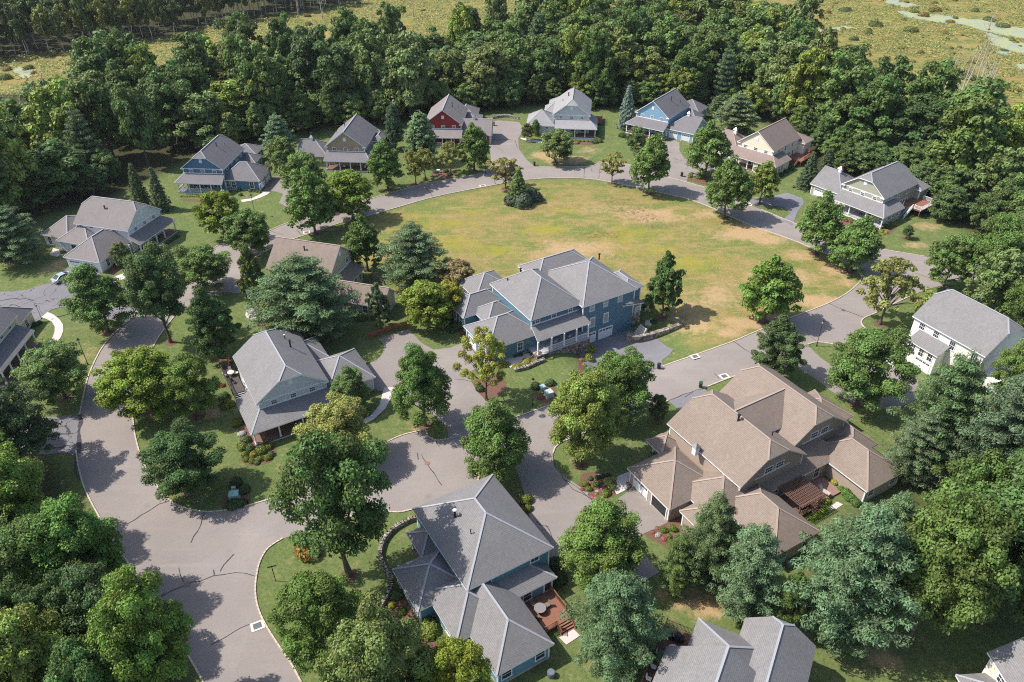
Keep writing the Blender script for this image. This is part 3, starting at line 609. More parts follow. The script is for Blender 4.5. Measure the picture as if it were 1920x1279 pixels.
            so=s.build('stairs',[plain('weathered_tread',(.33,.33,.36),.7,.1) if mat is DECKD or railmat is TRIM else mat,railmat or mat],o)
            for q in(-1,1):
                e=Vector((nx,ny,0))*(wd/2*q);a=Vector((x,y,z))+e;b=Vector((x+dx*k*.28,y+dy*k*.28,zb))+e;h.rail(a,b,railmat or mat,name='stair_rail',parent=o)
        return o
    def pipe(h,u,v,zr,ht=.8,r=.11,capmat=None):
        mb=MB();mb.tube([(u,v,zr-.3),(u,v,zr+ht)],r,10);o=mb.build('vent_pipe',METAL,h.root)
        k=MB();k.tube([(u,v,zr+ht),(u,v,zr+ht+.12),(u,v,zr+ht+.16)],[r*1.7,r*1.7,r*.6],10);k.build('pipe_cap',capmat or METAL,o)
    def cupola(h,u,v,z,vane=False,s=.36):
        z-=.15
        mb=MB();mb.box(u-s,u+s,v-s,v+s,z-.6,z+.75);mb.box(u-s-.06,u+s+.06,v-s-.06,v+s+.06,z+.75,z+.83)
        for d in range(4):
            for k in range(4):
                q=s+.015;zz_=z+.15+k*.13
                if d==0:mb.box(u-s*.6,u+s*.6,v-q,v-s,zz_,zz_+.07)
                if d==1:mb.box(u-s*.6,u+s*.6,v+s,v+q,zz_,zz_+.07)
                if d==2:mb.box(u-q,u-s,v-s*.6,v+s*.6,zz_,zz_+.07)
                if d==3:mb.box(u+s,u+q,v-s*.6,v+s*.6,zz_,zz_+.07)
        o=mb.build('cupola',h.tm,h.root);r=MB();t=s+.16
        B=[(u-t,v-t,z+.83),(u+t,v-t,z+.83),(u+t,v+t,z+.83),(u-t,v+t,z+.83)];A=(u,v,z+1.5)
        for i in range(4):r.poly([B[i],B[(i+1)%4],A])
        r.poly(B[::-1]);r.build('cupola_roof',GALV,o)
        if vane:
            m=MB();m.tube([(u,v,z+1.4),(u,v,z+2.3)],.03,6);m.bar((u-.45,v,z+2.0),(u+.45,v,z+2.0),.05,.05);m.poly([(u+.15,v,z+2.0),(u+.5,v,z+2.35),(u+.45,v,z+1.95)]);m.poly([(u+.45,v+.03,z+1.95),(u+.5,v+.03,z+2.35),(u+.15,v+.03,z+2.0)]);m.build('weather_vane',plain('copper',(.45,.2,.1),.4,.1,metal=.6),o)
    def downspout(h,u,v,z1):
        mb=MB();mb.tube([(u,v,0.1),(u,v,z1)],.05,6);mb.build('downspout',h.tm,h.root)
    def done(h):
        o=h.W.build('wall',[h.wall,FOUND],h.root)
        if h.T.v:h.T.build('trim',h.tm,h.root)
        return h
def std(h,u0,v0,kind,W=11.3,D=14.8,zr=10.,ze=5.8,front='S',wz=5.02,both=True,attic=True):
    """the two-storey main body shared by the ring of houses"""
    e='j' if kind=='j' else 'g'
    if front=='S':
        B=h.block(u0,u0+W,v0,v0+D,ze,zr,'v',e,e);pl=B['c'];c=(B['a']+B['b'])/2;F_='S'
    else:
        B=h.block(u0,u0+D,v0,v0+W,ze,zr,'u',e,e);pl=B['b'];c=(B['c']+B['d'])/2;F_='E'
    for d in(-3.1,0,3.1):h.win(F_,pl,c+d,wz,.85,.72,(2,1))
    h.vent(F_,pl,c,7.75)
    mb=MB()
    if kind=='j':h.fbox(mb,F_,pl,c-W/2+.5,c+W/2-.5,5.62,5.8,0,.05)
    for s in(-1,1):  # boxed eave returns
        t0,t1=sorted((c+s*(W/2-.02),c+s*(W/2-1.)));h.fbox(mb,F_,pl,t0,t1,ze-.22,ze-.02,0,.42)
    mb.build('eave_trim',h.tm,h.root)
    return B
def apron(h,u0,u1,v,z,face='S'):
    mb=MB();h.fbox(mb,face,v,u0,u1,z-.02,z+.16,0,.09);mb.build('flashing_board',h.tm,h.root)
BLUE=siding('slate_blue_siding',(.083,.19,.30));BLUE2=siding('mid_blue_siding',(.10,.20,.27));LBLUE=siding('light_blue_siding',(.23,.40,.54));RED=siding('barn_red_siding',(.30,.035,.033));TANW=siding('tan_siding',(.39,.30,.205));SAGE=siding('sage_siding',(.36,.365,.285))
PALE=siding('pale_grey_siding',(.52,.55,.56));WHITE=siding('white_siding',(.66,.67,.68));CREAM=siding('cream_siding',(.82,.735,.58));BEIGE=siding('beige_siding',(.50,.46,.33));IVORY=siding('ivory_siding',(.80,.775,.71));TAUPE=siding('taupe_siding',(.40,.325,.27));TBLUE=siding('teal_blue_siding',(.13,.27,.36))
zc=lambda x0,y0,s,a,b:(x0+a/s,y0+b/s)
DECKB=plain('brown_deck_boards',(.15,.085,.064),.8,.25,5)
# H1
h=House('blue_house','slate blue house with long white-posted porch and two-car garage, beside the dark wood',zc(310,240,7.99,210,990),-5.4,BLUE,ROOF_D)
B=std(h,.5,2.7,'j');h.roofpoly([[(-.6,-.1,3),(12.0,-.1,3),(11.7,3.1,4.45),(.95,3.1,4.45)],[(-.6,-.1,3),(.95,3.1,4.45),(.95,5.2,4.45),(-.6,5.2,3)]],[((-.6,-.1,3),(.95,3.1,4.45))]);apron(h,.95,11.3,B['c'],4.45)
h.porch(-.25,11.6,.2,3.05,.5,[(0,.45),(2.9,.45),(5.8,.45),(8.7,.45),(11.35,.45),(0,2.9),(0,5)],2.85,[((0,.45),(2.9,.45)),((2.9,.45),(5.8,.45)),((5.8,.45),(8.7,.45)),((0,.45),(0,2.9))],PFLOORG)
for u in(3.2,6.):h.win('S',B['c'],u,1.6,1.,1.6)
h.door('S',B['c'],8.6)
g=h.block(9.9,20.65,3.0,12.2,2.9,6.15,'u','h','h');h.win('S',g['c'],13.4,1.55,1.0,1.7);h.win('S',g['c'],18.2,1.55,1.0,1.7)
h.win('S',g['c'],11.95,1.7,.8,1.6);h.gdoor('E',g['b'],5.4);h.gdoor('E',g['b'],9.2)
h.block(8,15.2,14.6,20.1,2.9,4.7,'u','h','h');h.block(6,13.7,19.5,25.8,3.3,5.2,'v','h','h');h.win('E',14.8,17.4,1.7,.9,1.4);h.win('E',13.3,21.4,1.7,.8,1.5);h.win('E',13.3,23.6,1.7,.8,1.5)
for v in(6,9,12,15):h.win('E',B['b'],v,5.0,.9,.9)
h.pipe(7.6,10.5,8.9,.9);h.pipe(8.6,13.2,8.2,.4,.06);h.done();H1=h
# H2
h=House('tan_house','tan gabled house with a brick-floored porch and a white cupola on its left wing',zc(550,200,7.99,700,985),-5.1,TANW,ROOF_D)
B=std(h,-4.45,3.4,'g');h.roofpoly([[(-4.3,.1,3),(8.75,.1,3),(6.45,3.8,4.45),(-4.3,3.8,4.45)],[(8.75,.1,3),(8.75,9.5,3),(6.45,9.5,4.45),(6.45,3.8,4.45)]],[((8.75,.1,3),(6.45,3.8,4.45))]);apron(h,-4.,6.45,B['c'],4.45)
h.porch(-3.9,8.4,.45,3.7,.5,[(-3.6,.7),(0,.7),(2.9,.7),(5.7,.7),(8.2,.7),(8.2,3.9)],2.85,[])
h.porch(6.5,8.4,3.7,9.,.5,[(8.2,9.)],2.85);h.win('S',B['c'],-1.6,1.7,1.3,1.8,(1,1));h.door('S',B['c'],1.6);h.win('S',B['c'],4.6,1.7,1.,1.7)
g=h.block(-12.7,-4.1,3.6,12.4,2.9,6.1,'u','g','h');h.cupola(-9.3,8.,6.0,True);h.win('S',g['c'],-8,1.6)
for v in(6,8.6,12,15):h.win('E',B['b'],v,5.0,.8,1.2)
h.block(4,9,17.7,22,3.,5,'v','h','h');h.block(6.0,9.6,12,18,4.4,5.6,'v','h','h')
h.pipe(-.4,11,8.9,.9);h.pipe(-2.4,9.5,7.6,.4,.06);h.done();H2=h
# H3
h=House('red_house','barn red gabled house with a grey wing and cupola beside a wide asphalt court',zc(780,160,7.99,600,900),-4.1,RED,ROOF_M)
B=std(h,-9.3,.9,'g');h.roofpoly([[(-9.6,-2.3,3),(2.,-2.3,3),(2.,1.3,4.45),(-9.6,1.3,4.45)]]);apron(h,-8.9,1.6,B['c'],4.45)
h.porch(-9.2,1.7,-2.,1.2,.5,[(-9,-1.8),(-6,-1.8),(-3.6,-1.8),(-1.,-1.8),(1.5,-1.8)],2.85,[((-9,-1.8),(-6,-1.8)),((-6,-1.8),(-3.6,-1.8))]);h.win('S',B['c'],-2.4,1.7);h.door('S',B['c'],-.3)
g=h.block(-1,10.3,.7,10.1,2.9,6.15,'u','g','g');h.cupola(4.9,5.4,6.05);h.gdoor('E',g['b'],3.1);h.gdoor('E',g['b'],7.3);h.win('S',g['c'],8.2,1.6,1.,1.5)
h.block(-3,4.6,15,24.7,2.9,5.4,'v','h','h');h.block(-2,6.2,11,18.3,2.9,5,'v','h','h');h.pipe(-1.7,8.,8.9,.9);h.pipe(-.3,10.5,7.6,.4,.06);h.done();H3=h
# H4
h=House('pale_grey_house','pale grey house with clipped gable and pale shingles at the head of the ring road',zc(960,140,7.99,935,970),-6.5,PALE,ROOF_L)
B=std(h,-6.9,3.95,'j');h.roofpoly([[(-6.,.35,3),(6.5,.35,3),(4.2,4.3,4.45),(-6.,4.3,4.45)],[(6.5,.35,3),(6.5,10.4,3),(4.2,10.4,4.45),(4.2,4.3,4.45)]],[((6.5,.35,3),(4.2,4.3,4.45))]);apron(h,-6.4,4.1,B['c'],4.45)
h.porch(-5.6,6.2,.7,4.25,.5,[(-5.4,.95),(-3,.95),(0,.95),(3,.95),(5.95,.95),(5.95,4)],2.85,[]);h.porch(3.9,6.2,4.25,10.,.5,[(5.95,7),(5.95,9.8)],2.85)
h.win('S',B['c'],-.9,1.7,1.,1.7);h.win('S',B['c'],2.1,1.7,1.,1.7);h.door('S',B['c'],-3.6)
g=h.block(-14.7,-6,2.5,12.6,2.9,6.2,'u','h','h');h.win('S',g['c'],-12.3,1.6,1.,1.8);h.win('S',g['c'],-8.4,2.2,.8,.5,(1,0));h.gdoor('W',g['a'],5.2);h.gdoor('W',g['a'],9.2)
h.block(-10.2,-4,15,21.5,2.9,5,'v','h','h');h.block(-9.2,-3,20,27.,2.9,5,'v','h','h')
h.deck(4.,8.,12.5,18.5,.9,DECK,[((8,12.6),(8,18.4)),((4.2,12.6),(8,12.6))]);h.pipe(-2.6,12,8.9,1.,.14);h.pipe(-4.2,10.5,7.9,.5,.08);h.done();H4=h
# H5
h=House('light_blue_house','light blue gabled house with white-framed porch and cupola beside the blue spruce',zc(1150,150,7.99,740,945),-35.9,LBLUE,ROOF_D)
B=std(h,-11.9,4.3,'g',W=11.1);h.roofpoly([[(-13.3,1.,3),(-.6,1.,3),(-.9,4.7,4.45),(-11.3,4.7,4.45)],[(-13.3,1.,3),(-11.3,4.7,4.45),(-11.3,9,4.45),(-13.3,9,3)]],[((-13.3,1.,3),(-11.3,4.7,4.45))]);apron(h,-11.4,-1.3,B['c'],4.45)
h.porch(-13,-.8,1.3,4.6,.5,[(-12.8,1.5),(-9,1.5),(-5.2,1.5),(-1.1,1.5),(-1.1,4.4),(-12.8,4.4)],2.85,[]);h.porch(-13,-11.5,4.6,8.6,.5,[(-12.8,8.4)],2.85)
h.win('S',B['c'],-4.2,1.7);h.door('S',B['c'],-6.6);h.win('S',B['c'],-9,1.7)
g=h.block(-2,7.6,4.1,14.1,2.9,6.3,'u','h','g');h.cupola(3.2,9.1,6.2);h.gdoor('S',g['c'],1.,0,2.4);h.gdoor('S',g['c'],4.9,0,2.4)
h.block(-4,2.9,15.5,21.6,2.9,5,'u','h','h');h.block(-7,1.3,21,28.3,3.2,5.8,'v','h','h');h.win('E',.9,24,1.8,.8,1.3);h.pipe(-4.2,12,8.6,1.,.1);h.pipe(-2.6,15.3,7.6,.4,.06);h.done();H5=h
# H6
h=House('cream_house','cream gabled house with a brown shingle roof, side deck and closed red parasol',zc(1320,200,7.99,1085,1055),-45,CREAM,shingle('brown_grey_shingle',(.215,.165,.145),(.285,.225,.2),.7),CAP_B)
B=std(h,-13.8,1.5,'g',W=11.1,D=14.6)
h.roofpoly([[(-14,-1.7,3),(.1,-1.7,3),(-2.9,1.9,4.5),(-14,1.9,4.5)],[(.1,-1.7,3),(.1,6.9,3),(-2.9,6.9,4.5),(-2.9,1.9,4.5)]],[((.1,-1.7,3),(-2.9,1.9,4.5))]);apron(h,-13.4,-3.1,B['c'],4.5)
h.W.box(-6.2,-.3,-1.3,6.5,-.4,2.95);h.W.box(-3.3,-.31,6.5,6.51,-.4,3);h.porch(-13.6,-6.2,-1.4,1.85,.3,[(-13.4,-1.2),(-10.8,-1.2),(-8.3,-1.2),(-6.4,-1.2)],2.85)
for v in(-.2,1.2,2.7):h.win('E',-.3,v,1.9,.75,1.5)
h.win('S',B['c'],-11.8,1.8);h.door('S',B['c'],-9.2,.3);h.win('S',-1.3,-4.6,1.7,1.,1.5)
g=h.block(-22.7,-13.2,1.6,12.,2.9,6.2,'u','g','h');h.cupola(-17.6,6.8,6.1);h.gdoor('S',g['c'],-19.9,0,2.6);h.gdoor('S',g['c'],-16.2,0,2.6)
for v,z,hh in((5,5.,.5),(8.6,4.9,1.4),(12.4,4.9,1.4),(8.4,2.0,.8),(10.2,1.9,1.8),(11.4,1.9,1.8),(13.4,2.,1.8)):h.win('E',B['b'],v,z,.75,hh)
h.block(-9,-.9,15.5,20.5,4.6,6.2,'v','h','h');d=h.deck(-3.1,1.2,10.6,17.5,1.5,DECK,[((1.2,12.),(1.2,17.5)),((-1,17.5),(1.2,17.5))],stair=((-.4,10.6),(0,-1),1.5,0),railmat=DECK)
h.pipe(-9,13,9.6,.7,.14);h.done();H6=h
# H7
h=House('sage_green_house','sage green house with clipped gable and white-railed deck stairs right of the ring road',zc(1520,290,7.99,1035,1115),-53,SAGE,ROOF_G)
B=std(h,-13.6,3.0,'j');h.roofpoly([[(-13.1,-.4,3),(.35,-.4,3),(-2.3,3.4,4.5),(-13.1,3.4,4.5)],[(.35,-.4,3),(.35,8.7,3),(-2.3,8.7,4.5),(-2.3,3.4,4.5)]],[((.35,-.4,3),(-2.3,3.4,4.5))]);apron(h,-13.1,-2.7,B['c'],4.5);apron(h,3.5,8.7,B['b'],4.5,'E')
h.porch(-12.8,.1,0,3.35,.5,[(-12.6,.2),(-8.5,.2),(-4.2,.2),(-.05,.2)],2.85,[],PFLOORG)
h.W.box(-3,-.2,2.2,8.4,-.4,2.95)
for v in(3.2,5.0,6.8):h.win('E',-.2,v,1.9,.9,1.1)
h.win('S',B['c'],-10.8,1.7);h.win('S',B['c'],-7.4,1.7);h.door('S',B['c'],-4.9);h.win('S',2.2,-1.5,1.8,.9,1.4)
g=h.block(-22.,-13.,3.4,13.6,2.9,6.3,'u','g','h');h.cupola(-17.7,8.5,6.2,True);h.gdoor('S',g['c'],-19.3,0,2.6,2.1,4);h.gdoor('S',g['c'],-15.5,0,2.6,2.1,4)
for v,z,hh in((5,5.2,.45),(7.,5.2,.45),(10.,4.9,1.4),(14.,4.9,1.4),(10.4,2.,1.5),(12.2,1.9,1.7),(13.4,1.9,1.7),(14.6,1.9,1.7)):h.win('E',B['b'],v,z,.75,hh)
h.block(-8,-.9,17.2,21.5,4.4,6.2,'v','h','h');h.deck(-2.7,2.6,12,18.6,2.,DECK,[((2.6,12.1),(2.6,18.5)),((-.5,18.6),(2.6,18.6)),((1.,12.),(2.6,12.))],stair=((-.6,12.),(0,-1),2.2,0),railmat=TRIM)
h.deck(-15.4,-12.9,.0,2.6,.6,DECK,[((-15.3,0),(-13,0)),((-15.3,0),(-15.3,2.6))]);h.pipe(-9,12.5,9.5,.8,.14);h.done();H7=h
# H8
h=House('white_house','white house with mauve-grey shingles, a silver car parked in its drive',zc(70,350,7.104,1405,905),-16.2,WHITE,ROOF_M)
B=std(h,-16.,-.45,'j',W=11.6,D=14.4,front='E');h.roofpoly([[(.95,-.95,3),(.95,12.1,3),(-1.85,10.5,4.45),(-1.85,-.2,4.45)],[(.95,12.1,3),(-4,12.1,3),(-4,10.5,4.45),(-1.85,10.5,4.45)],[(.95,-.95,3),(-1.85,-.2,4.45),(-1.85,-.95,4.3)]]);apron(h,.2,10.4,B['b'],4.45,'E')
h.porch(-1.9,.7,-.6,11.8,.45,[(.45,-.4),(.45,2.2),(.45,4.9),(.45,7.6),(.45,11.5)],2.85,[]);h.porch(-4.2,-1.9,-1.8,-.2,.45,[(-3.9,-1.6),(-1.8,-1.2)],2.85)
for v in(2,4.2,8.5):h.win('E',B['b'],v,1.7)
h.door('E',B['b'],6.3)
g=h.block(-11.6,-2.4,-9.8,3.,2.9,6.1,'v','h','h');h.gdoor('S',g['c'],-9.3,0,2.5);h.gdoor('S',g['c'],-5.9,0,2.5);h.win('E',g['b'],-7.2,1.5,.8,1.6);h.win('E',g['b'],-3,1.5,.8,1.6)
h.block(-18.7,-10,-3.9,5.6,2.9,5.6,'u','h','h',walls=True);h.block(-24.2,-17,-2.4,8,2.9,5.6,'u','h','h');h.win('S',-3.5,-14.6,1.7,1.3,1.,(1,0));h.win('S',-2.,-22.5,1.5,.8,1.8)
for u in(-14.3,-11.6):h.win('S',B['c'],u,5.25,.9,.4,(1,0))
h.pipe(-9.5,3.2,8.3,.8,.14);h.done();H8=h
# H9
h=House('beige_house','beige gabled house with brown shingles, half hidden behind the big white pine',zc(490,430,7.104,1430,1120),-16.7,BEIGE,ROOF_B,CAP_B)
B=h.block(-22.6,-8.3,1.6,12.9,5.8,10,'u','g','g');h.win('E',B['b'],9.6,5.6,.8,1.2);h.vent('E',B['b'],7.2,8.2);h.roofpoly([[(-5.9,2.,3),(-5.9,11.6,3),(-8.7,11.6,4.45),(-8.7,2.,4.45)]]);apron(h,2.2,11.3,B['b'],4.45,'E')
h.W.box(-8.7,-6.4,3.5,11.2,-.4,3.1);h.win('E',-6.4,8,1.7,.8,1.5);h.win('E',-6.4,10,1.7,.8,1.5)
g=h.block(-8,4.2,-1.5,4.7,2.9,5.6,'u','g','g');h.win('S',g['c'],.0,1.6,.9,1.5);h.win('S',g['c'],-4.5,1.6,.9,1.5);h.pipe(-15.5,5.6,8.8,.7,.12);h.done();H9=h
# H13
h=House('yellow_cream_house','pale yellow house with dark porch roof on tall white posts, at the left edge',zc(0,560,7.99,225,1135),3.5,siding('butter_siding',(.60,.52,.33)),ROOF_D)
B=h.block(-13.5,-2.1,-4.,10.6,5.8,10,'v','g','g');h.roofpoly([[(.4,-3.7,3),(.4,9.4,3),(-2.45,9.4,4.45),(-2.45,-3.7,4.45)]]);apron(h,-3.4,9.2,B['b'],4.45,'E')
for v in(1.5,4.4,7.5):h.win('E',B['b'],v,5.1,.85,.72,(1,1))
h.porch(-2.6,.4,-3.4,9.2,.3,[(.15,-3.1),(.15,-.3),(.15,2.6),(.15,5.5),(.15,8.8)],2.85,[],PFLOOR);h.win('E',B['b'],1.,1.7);h.door('E',B['b'],4.);h.win('E',B['b'],7,1.7)
g=h.block(-14,-3.35,9.8,17.4,2.9,5.9,'u','h','h');h.win('E',g['b'],14.4,1.5,.9,1.9);h.done()
# H12
h=House('white_blue_gable_house','white house with grey clipped-gable roof and a red parasol on its dark deck',zc(400,590,4.41,365,1105),30,siding('cool_white_siding',(.60,.62,.66)),ROOF_G)
B=std(h,1.75,3.05,'j',W=11.7,D=14.8);h.roofpoly([[(-.45,-.05,2.95),(13.6,-.05,2.95),(13.2,3.45,4.45),(2.1,3.45,4.45)],[(-.45,-.05,2.95),(2.1,3.45,4.45),(2.1,9.3,4.45),(-.45,9.3,2.95)]],[((-.45,-.05,2.95),(2.1,3.45,4.45))]);apron(h,2.1,13,B['c'],4.45)
h.porch(-.15,13.2,.2,3.4,.4,[(.1,.45),(3.9,.45),(7.7,.45),(11.4,.45),(.1,.9)],2.8,[]);h.porch(-.15,2.1,3.4,9.,.4,[(.1,3.4),(.1,6.2),(.1,8.8)],2.8);h.win('S',B['c'],4.2,1.7,1.2,1.5);h.door('S',B['c'],7.);h.win('S',B['c'],10,1.7)
g=h.block(13.,21.45,3.8,13.6,2.9,5.9,'u','h','h');h.win('S',g['c'],18.3,1.6);h.gdoor('E',g['b'],6.4);h.gdoor('E',g['b'],10.6)
h.block(10,16.6,13.2,20.3,3.2,5.3,'u','h','h');h.block(7,14.4,17.4,23.6,4.,6.3,'u','h','h')
for v in(11,12.6,14.4):h.win('W',B['a'],v,1.8,.8,1.7)
h.win('W',B['a'],8.,5.1,.8,.8);h.deck(-.1,1.95,14.2,23.,.9,DECKD,[((-.1,14.3),(-.1,23)),((-.1,23),(1.9,23))],stair=((1.,14.2),(0,-1),1.9,0))
h.pipe(10.4,12.2,8.2,1.1,.14);h.pipe(10.3,15.,8.3,.5,.08,TRIM);h.done();H12=h
# H10
h=House('large_blue_house','largest blue house, with porch on a stone plinth and basement garages, beside the meadow',(1008,669),30.3,BLUE2,ROOF_G)
B=h.block(-.15,11.2,2.2,17.1,6.6,10.9,'v','h','h',z0=-3);C=h.block(10.2,22.85,1.,15.7,6.6,10.9,'u','h','h',z0=-3)
h.block(8,21.4,13,20.2,6.6,9.,'u','h','h')
h.roofpoly([[(-.3,-.45,3.7),(11.2,-.45,3.7),(10.7,2.6,5.1),(.15,2.6,5.1)]]);apron(h,.2,10.6,B['c'],5.1)
h.roofpoly([[(19.5,.9,3.9),(24.3,.5,3.3),(24.3,6.5,3.3),(22.45,6.5,4.4),(22.45,1.4,4.4),(19.5,1.4,4.1)]])
for u in(1.5,5.,8.6):h.win('S',B['c'],u,5.85,.85,.95,(1,1))
for u in(12.6,15.7,19.):h.win('S',C['c'],u,5.5,.85,1.25,(1,1),BLIND)
h.win('S',C['c'],12.9,2.2,.95,1.9,(0,0),BLIND,True);h.win('S',C['c'],16.,2.2,.95,1.9,(0,0),BLIND,True)
h.gdoor('S',C['c'],12.2,-2.4,3.,2.25);h.gdoor('S',C['c'],16.1,-2.4,3.,2.25)
mb=MB();mb.box(-.6,10.9,-.8,2.55,-2.6,.75,1);mb.box(-.75,10.95,-.95,2.6,.75,.9,0);mb.build('porch_floor',[PFLOORG,STONE],h.root)
for u in(-.25,2.6,5.3,8.,10.6):
    p=MB();p.box(u-.12,u+.12,-.62,-.38,.9,3.55);p.box(u-.17,u+.17,-.67,-.33,.9,1.15);p.build('porch_post',TRIM,h.root)
for a,b in((2.6,5.3),(5.3,8.),(8.,10.6)):h.rail((a,-.5,.9),(b,-.5,.9))
h.rail((.8,-.5,.9),(2.6,-.5,.9));h.door('S',B['c'],3.2,.9);h.win('S',B['c'],6.4,2.3,1.2,1.6);h.win('S',B['c'],8.9,2.3,1.2,1.6)
g=h.block(-9.2,2,1.7,10.9,3.6,6.75,'u','h','h');h.win('S',g['c'],-2.4,1.9,1.,1.6);h.gdoor('W',g['a'],4.4,.0,2.6,2.3);h.gdoor('W',g['a'],8.2,.0,2.6,2.3)
h.block(-8,2,13.2,19.7,3.6,6.1,'u','h','h');h.block(-5.3,1.5,9,15,3.6,5.9,'u','h','h');h.block(-2.8,5.6,18.,25.9,3.6,6.2,'v','h','h')
h.win('W',-7.6,15,1.9,.9,1.8);h.win('W',-7.6,17.4,1.9,.9,1.8)
for v in(20.,21.6,23.2,24.7):h.win('W',-2.4,v,2.,.9,1.9)
h.block(20.,24.5,1.3,8.6,6.6,7.8,'v','h','h',z0=3.9);h.win('E',24.1,3,5.4,.8,1.5)
mb=MB();mb.box(22.4,24.2,1.,6.2,1.2,1.5,0);mb.box(22.4,24.1,1.1,6.1,-1.5,1.2,1);mb.build('side_porch_floor',[PFLOORG,STONE],h.root)
p=MB();p.box(23.9,24.1,1.05,1.25,1.5,3.4);p.build('porch_post',TRIM,h.root);h.rail((22.5,1.1,1.5),(24.,1.1,1.5));h.rail((24.05,1.1,1.5),(24.05,6,1.5))
h.pipe(4.6,13.5,9.4,.8,.14);h.pipe(2.,14.,8.2,.4,.08);h.pipe(21.3,11.5,8.6,.9,.14)
mb=MB()
for i in range(6): mb.box(21.1+i*.32,21.42+i*.32,-2.6,-.6,-2.4,-2.2+i*.33)
mb.build('front_steps',CONC,h.root)
h.rail((-1.9,-.7,.1),(-.5,-.7,.9),DECK,name='stair_rail');h.done();H10=h
# H14
h=House('teal_blue_house','blue house with large grey hip roofs and a red-brown deck, nearest the camera',(876,1140),31,TBLUE,ROOF_G)
h.z=0
M=h.block(-.7,11.55,-1.75,13.35,5.8,9.9,'v','h','h');C=h.block(-2.45,5.25,-11.4,2,2.95,5.75,'v','h','h');D=h.block(0,10.72,-3.9,3,2.95,4.9,'u','h','h')
Wn=h.block(-6.25,1,.65,8,2.95,5.5,'u','h','h');E_=h.block(-4.3,3,-5.45,3,2.95,5.7,'v','h','h',ov=.4)
P_=h.block(-2.35,2,7.5,12.2,3.2,4.6,'u','h','h',walls=False)
h.porch(-2.,.0,8.3,11.9,.3,[(-1.8,8.5),(-1.8,11.7)],3.,[])
h.win('S',M['c'],9.,4.95,1.1,.85,(1,0));h.win('S',M['c'],2.2,4.95,1.1,.5,(1,0))
h.win('S',D['c'],6.6,1.7,1.1,1.5,(0,1));h.door('S',D['c'],9.6,.6,1.1,2.05);h.win('S',C['c'],3.6,1.7,1.2,1.4,(0,1));h.win('S',C['c'],-.9,1.7,1.2,1.4,(0,1))
for v in(2.2,5.,):h.win('W',Wn['a'],v,1.6,1.,1.5)
h.win('W',C['a'],-8.,1.7);h.win('W',E_['a'],-2.6,1.7)
h.deck(5.3,9.9,-8.3,-3.55,.75,DECK,[((5.9,-8.3),(7.6,-8.3)),((9.9,-7.1),(9.9,-3.6))],stair=((8.75,-8.3),(0,-1),2.,0),posts=True)
h.pipe(2.6,7.3,8.2,1.,.15,TRIM);h.pipe(2.9,3.7,8.3,.6,.06);h.done();H14=h
# H15
h=House('large_brown_house','large taupe house with brown shingle roofs, twin clipped gables and a timber pergola',zc(1160,670,3.877,360,1195),30,TAUPE,ROOF_B,CAP_B)
M=h.block(8.4,21.2,-4.,11.4,5.7,10.,'v','j','j');N_=h.block(19.6,31.9,-2.2,12.8,5.7,10.,'v','j','j');
xb=MB();pl,cp,_,_=slope_rect(15.,25.6,1.2,9.2,6.9,9.7,'u','g','g');xb.shell(pl,.2,0,1,cp,2);xb.build('roof',[h.roofm,TRIM,CAP_B],h.root)
g=h.block(-.5,8.5,-.35,9.1,2.9,6.1,'u','h','h');h.gdoor('W',g['a'],6.2,0,3.,2.2,4);h.gdoor('W',g['a'],2.1,0,3.,2.2,4,True)
h.block(3.3,12,-6,3.,2.9,6.,'u','h','h');S1=h.block(5.85,14.15,-13.35,-2,2.9,5.8,'v','h','h');S2=h.block(25.3,33.3,-11.75,-1,2.9,5.7,'v','h','h')
h.block(.6,7,-5.6,-1.1,2.9,4.4,'u','h','h');Q=h.block(11,29,-5.,2,3.,5.2,'u','h','h',corner=False)
h.block(29,34.8,-6.,4,2.9,5.2,'v','h','h');h.block(29.5,36.8,.2,8.,2.9,5.3,'u','h','h')
h.block(5.5,10.,8.6,12.4,2.9,4.3,'v','h','h',walls=False);h.porch(7.,9.,10,12.2,.2,[(7.,10.6),(7.,12.)],2.8)
for B_,cc in((M,14.8),(N_,25.75)):
    for d in(-1.05,1.05):h.win('S',B_['c'],cc+d+.2,6.0,1.35,.95,(2,1))
    mb=MB();h.fbox(mb,'S',B_['c'],cc-3.2,cc+3.4,5.2,5.34,0,.06);mb.build('gable_trim',TRIM,h.root)
h.win('S',S1['c'],8.2,1.6,1.,1.5);h.win('S',S1['c'],12.2,1.6,1.,1.5);h.win('S',S2['c'],27,1.6,1.,1.3);h.win('S',S2['c'],31.6,1.6,1.,1.3)
h.win('S',Q['c'],15.2,1.6,1.,1.9);h.win('S',Q['c'],17.,1.6,1.,1.9);h.win('S',Q['c'],20.6,1.9,1.,.9,(1,0));h.win('S',Q['c'],23.6,1.5,1.,1.9)
h.win('W',S1['a'],-8,1.6);h.win('W',S1['a'],-11,1.6)
h.deck(14.2,19.9,-8.9,-4.6,.5,DECKB,[((14.3,-8.9),(17.2,-8.9))],stair=((18.9,-8.9),(0,-1),1.5,0))
mb=MB();mb.box(19.9,24.9,-8.4,-4.6,-.2,.3);mb.build('patio',plain('brown_pavers',(.24,.15,.12),.85,.3,4),h.root);h.rail((20.2,-8.3,.3),(21.8,-8.3,.3),DECKB)
pg=MB()
for x in(15.4,19.3):
    for y in(-8.9,-5.2):pg.box(x-.1,x+.1,y-.1,y+.1,.5,2.95)
pg.box(15.1,19.6,-9.,-8.86,2.8,3.);pg.box(15.1,19.6,-5.3,-5.16,2.8,3.)
for i in range(16):pg.box(15.1+i*.3,15.17+i*.3,-9.4,-4.7,3.,3.14)
for i in range(10):pg.box(15.,19.8,-9.2+i*.46,-9.14+i*.46,3.14,3.19)
pg.build('pergola',DECKB,h.root)
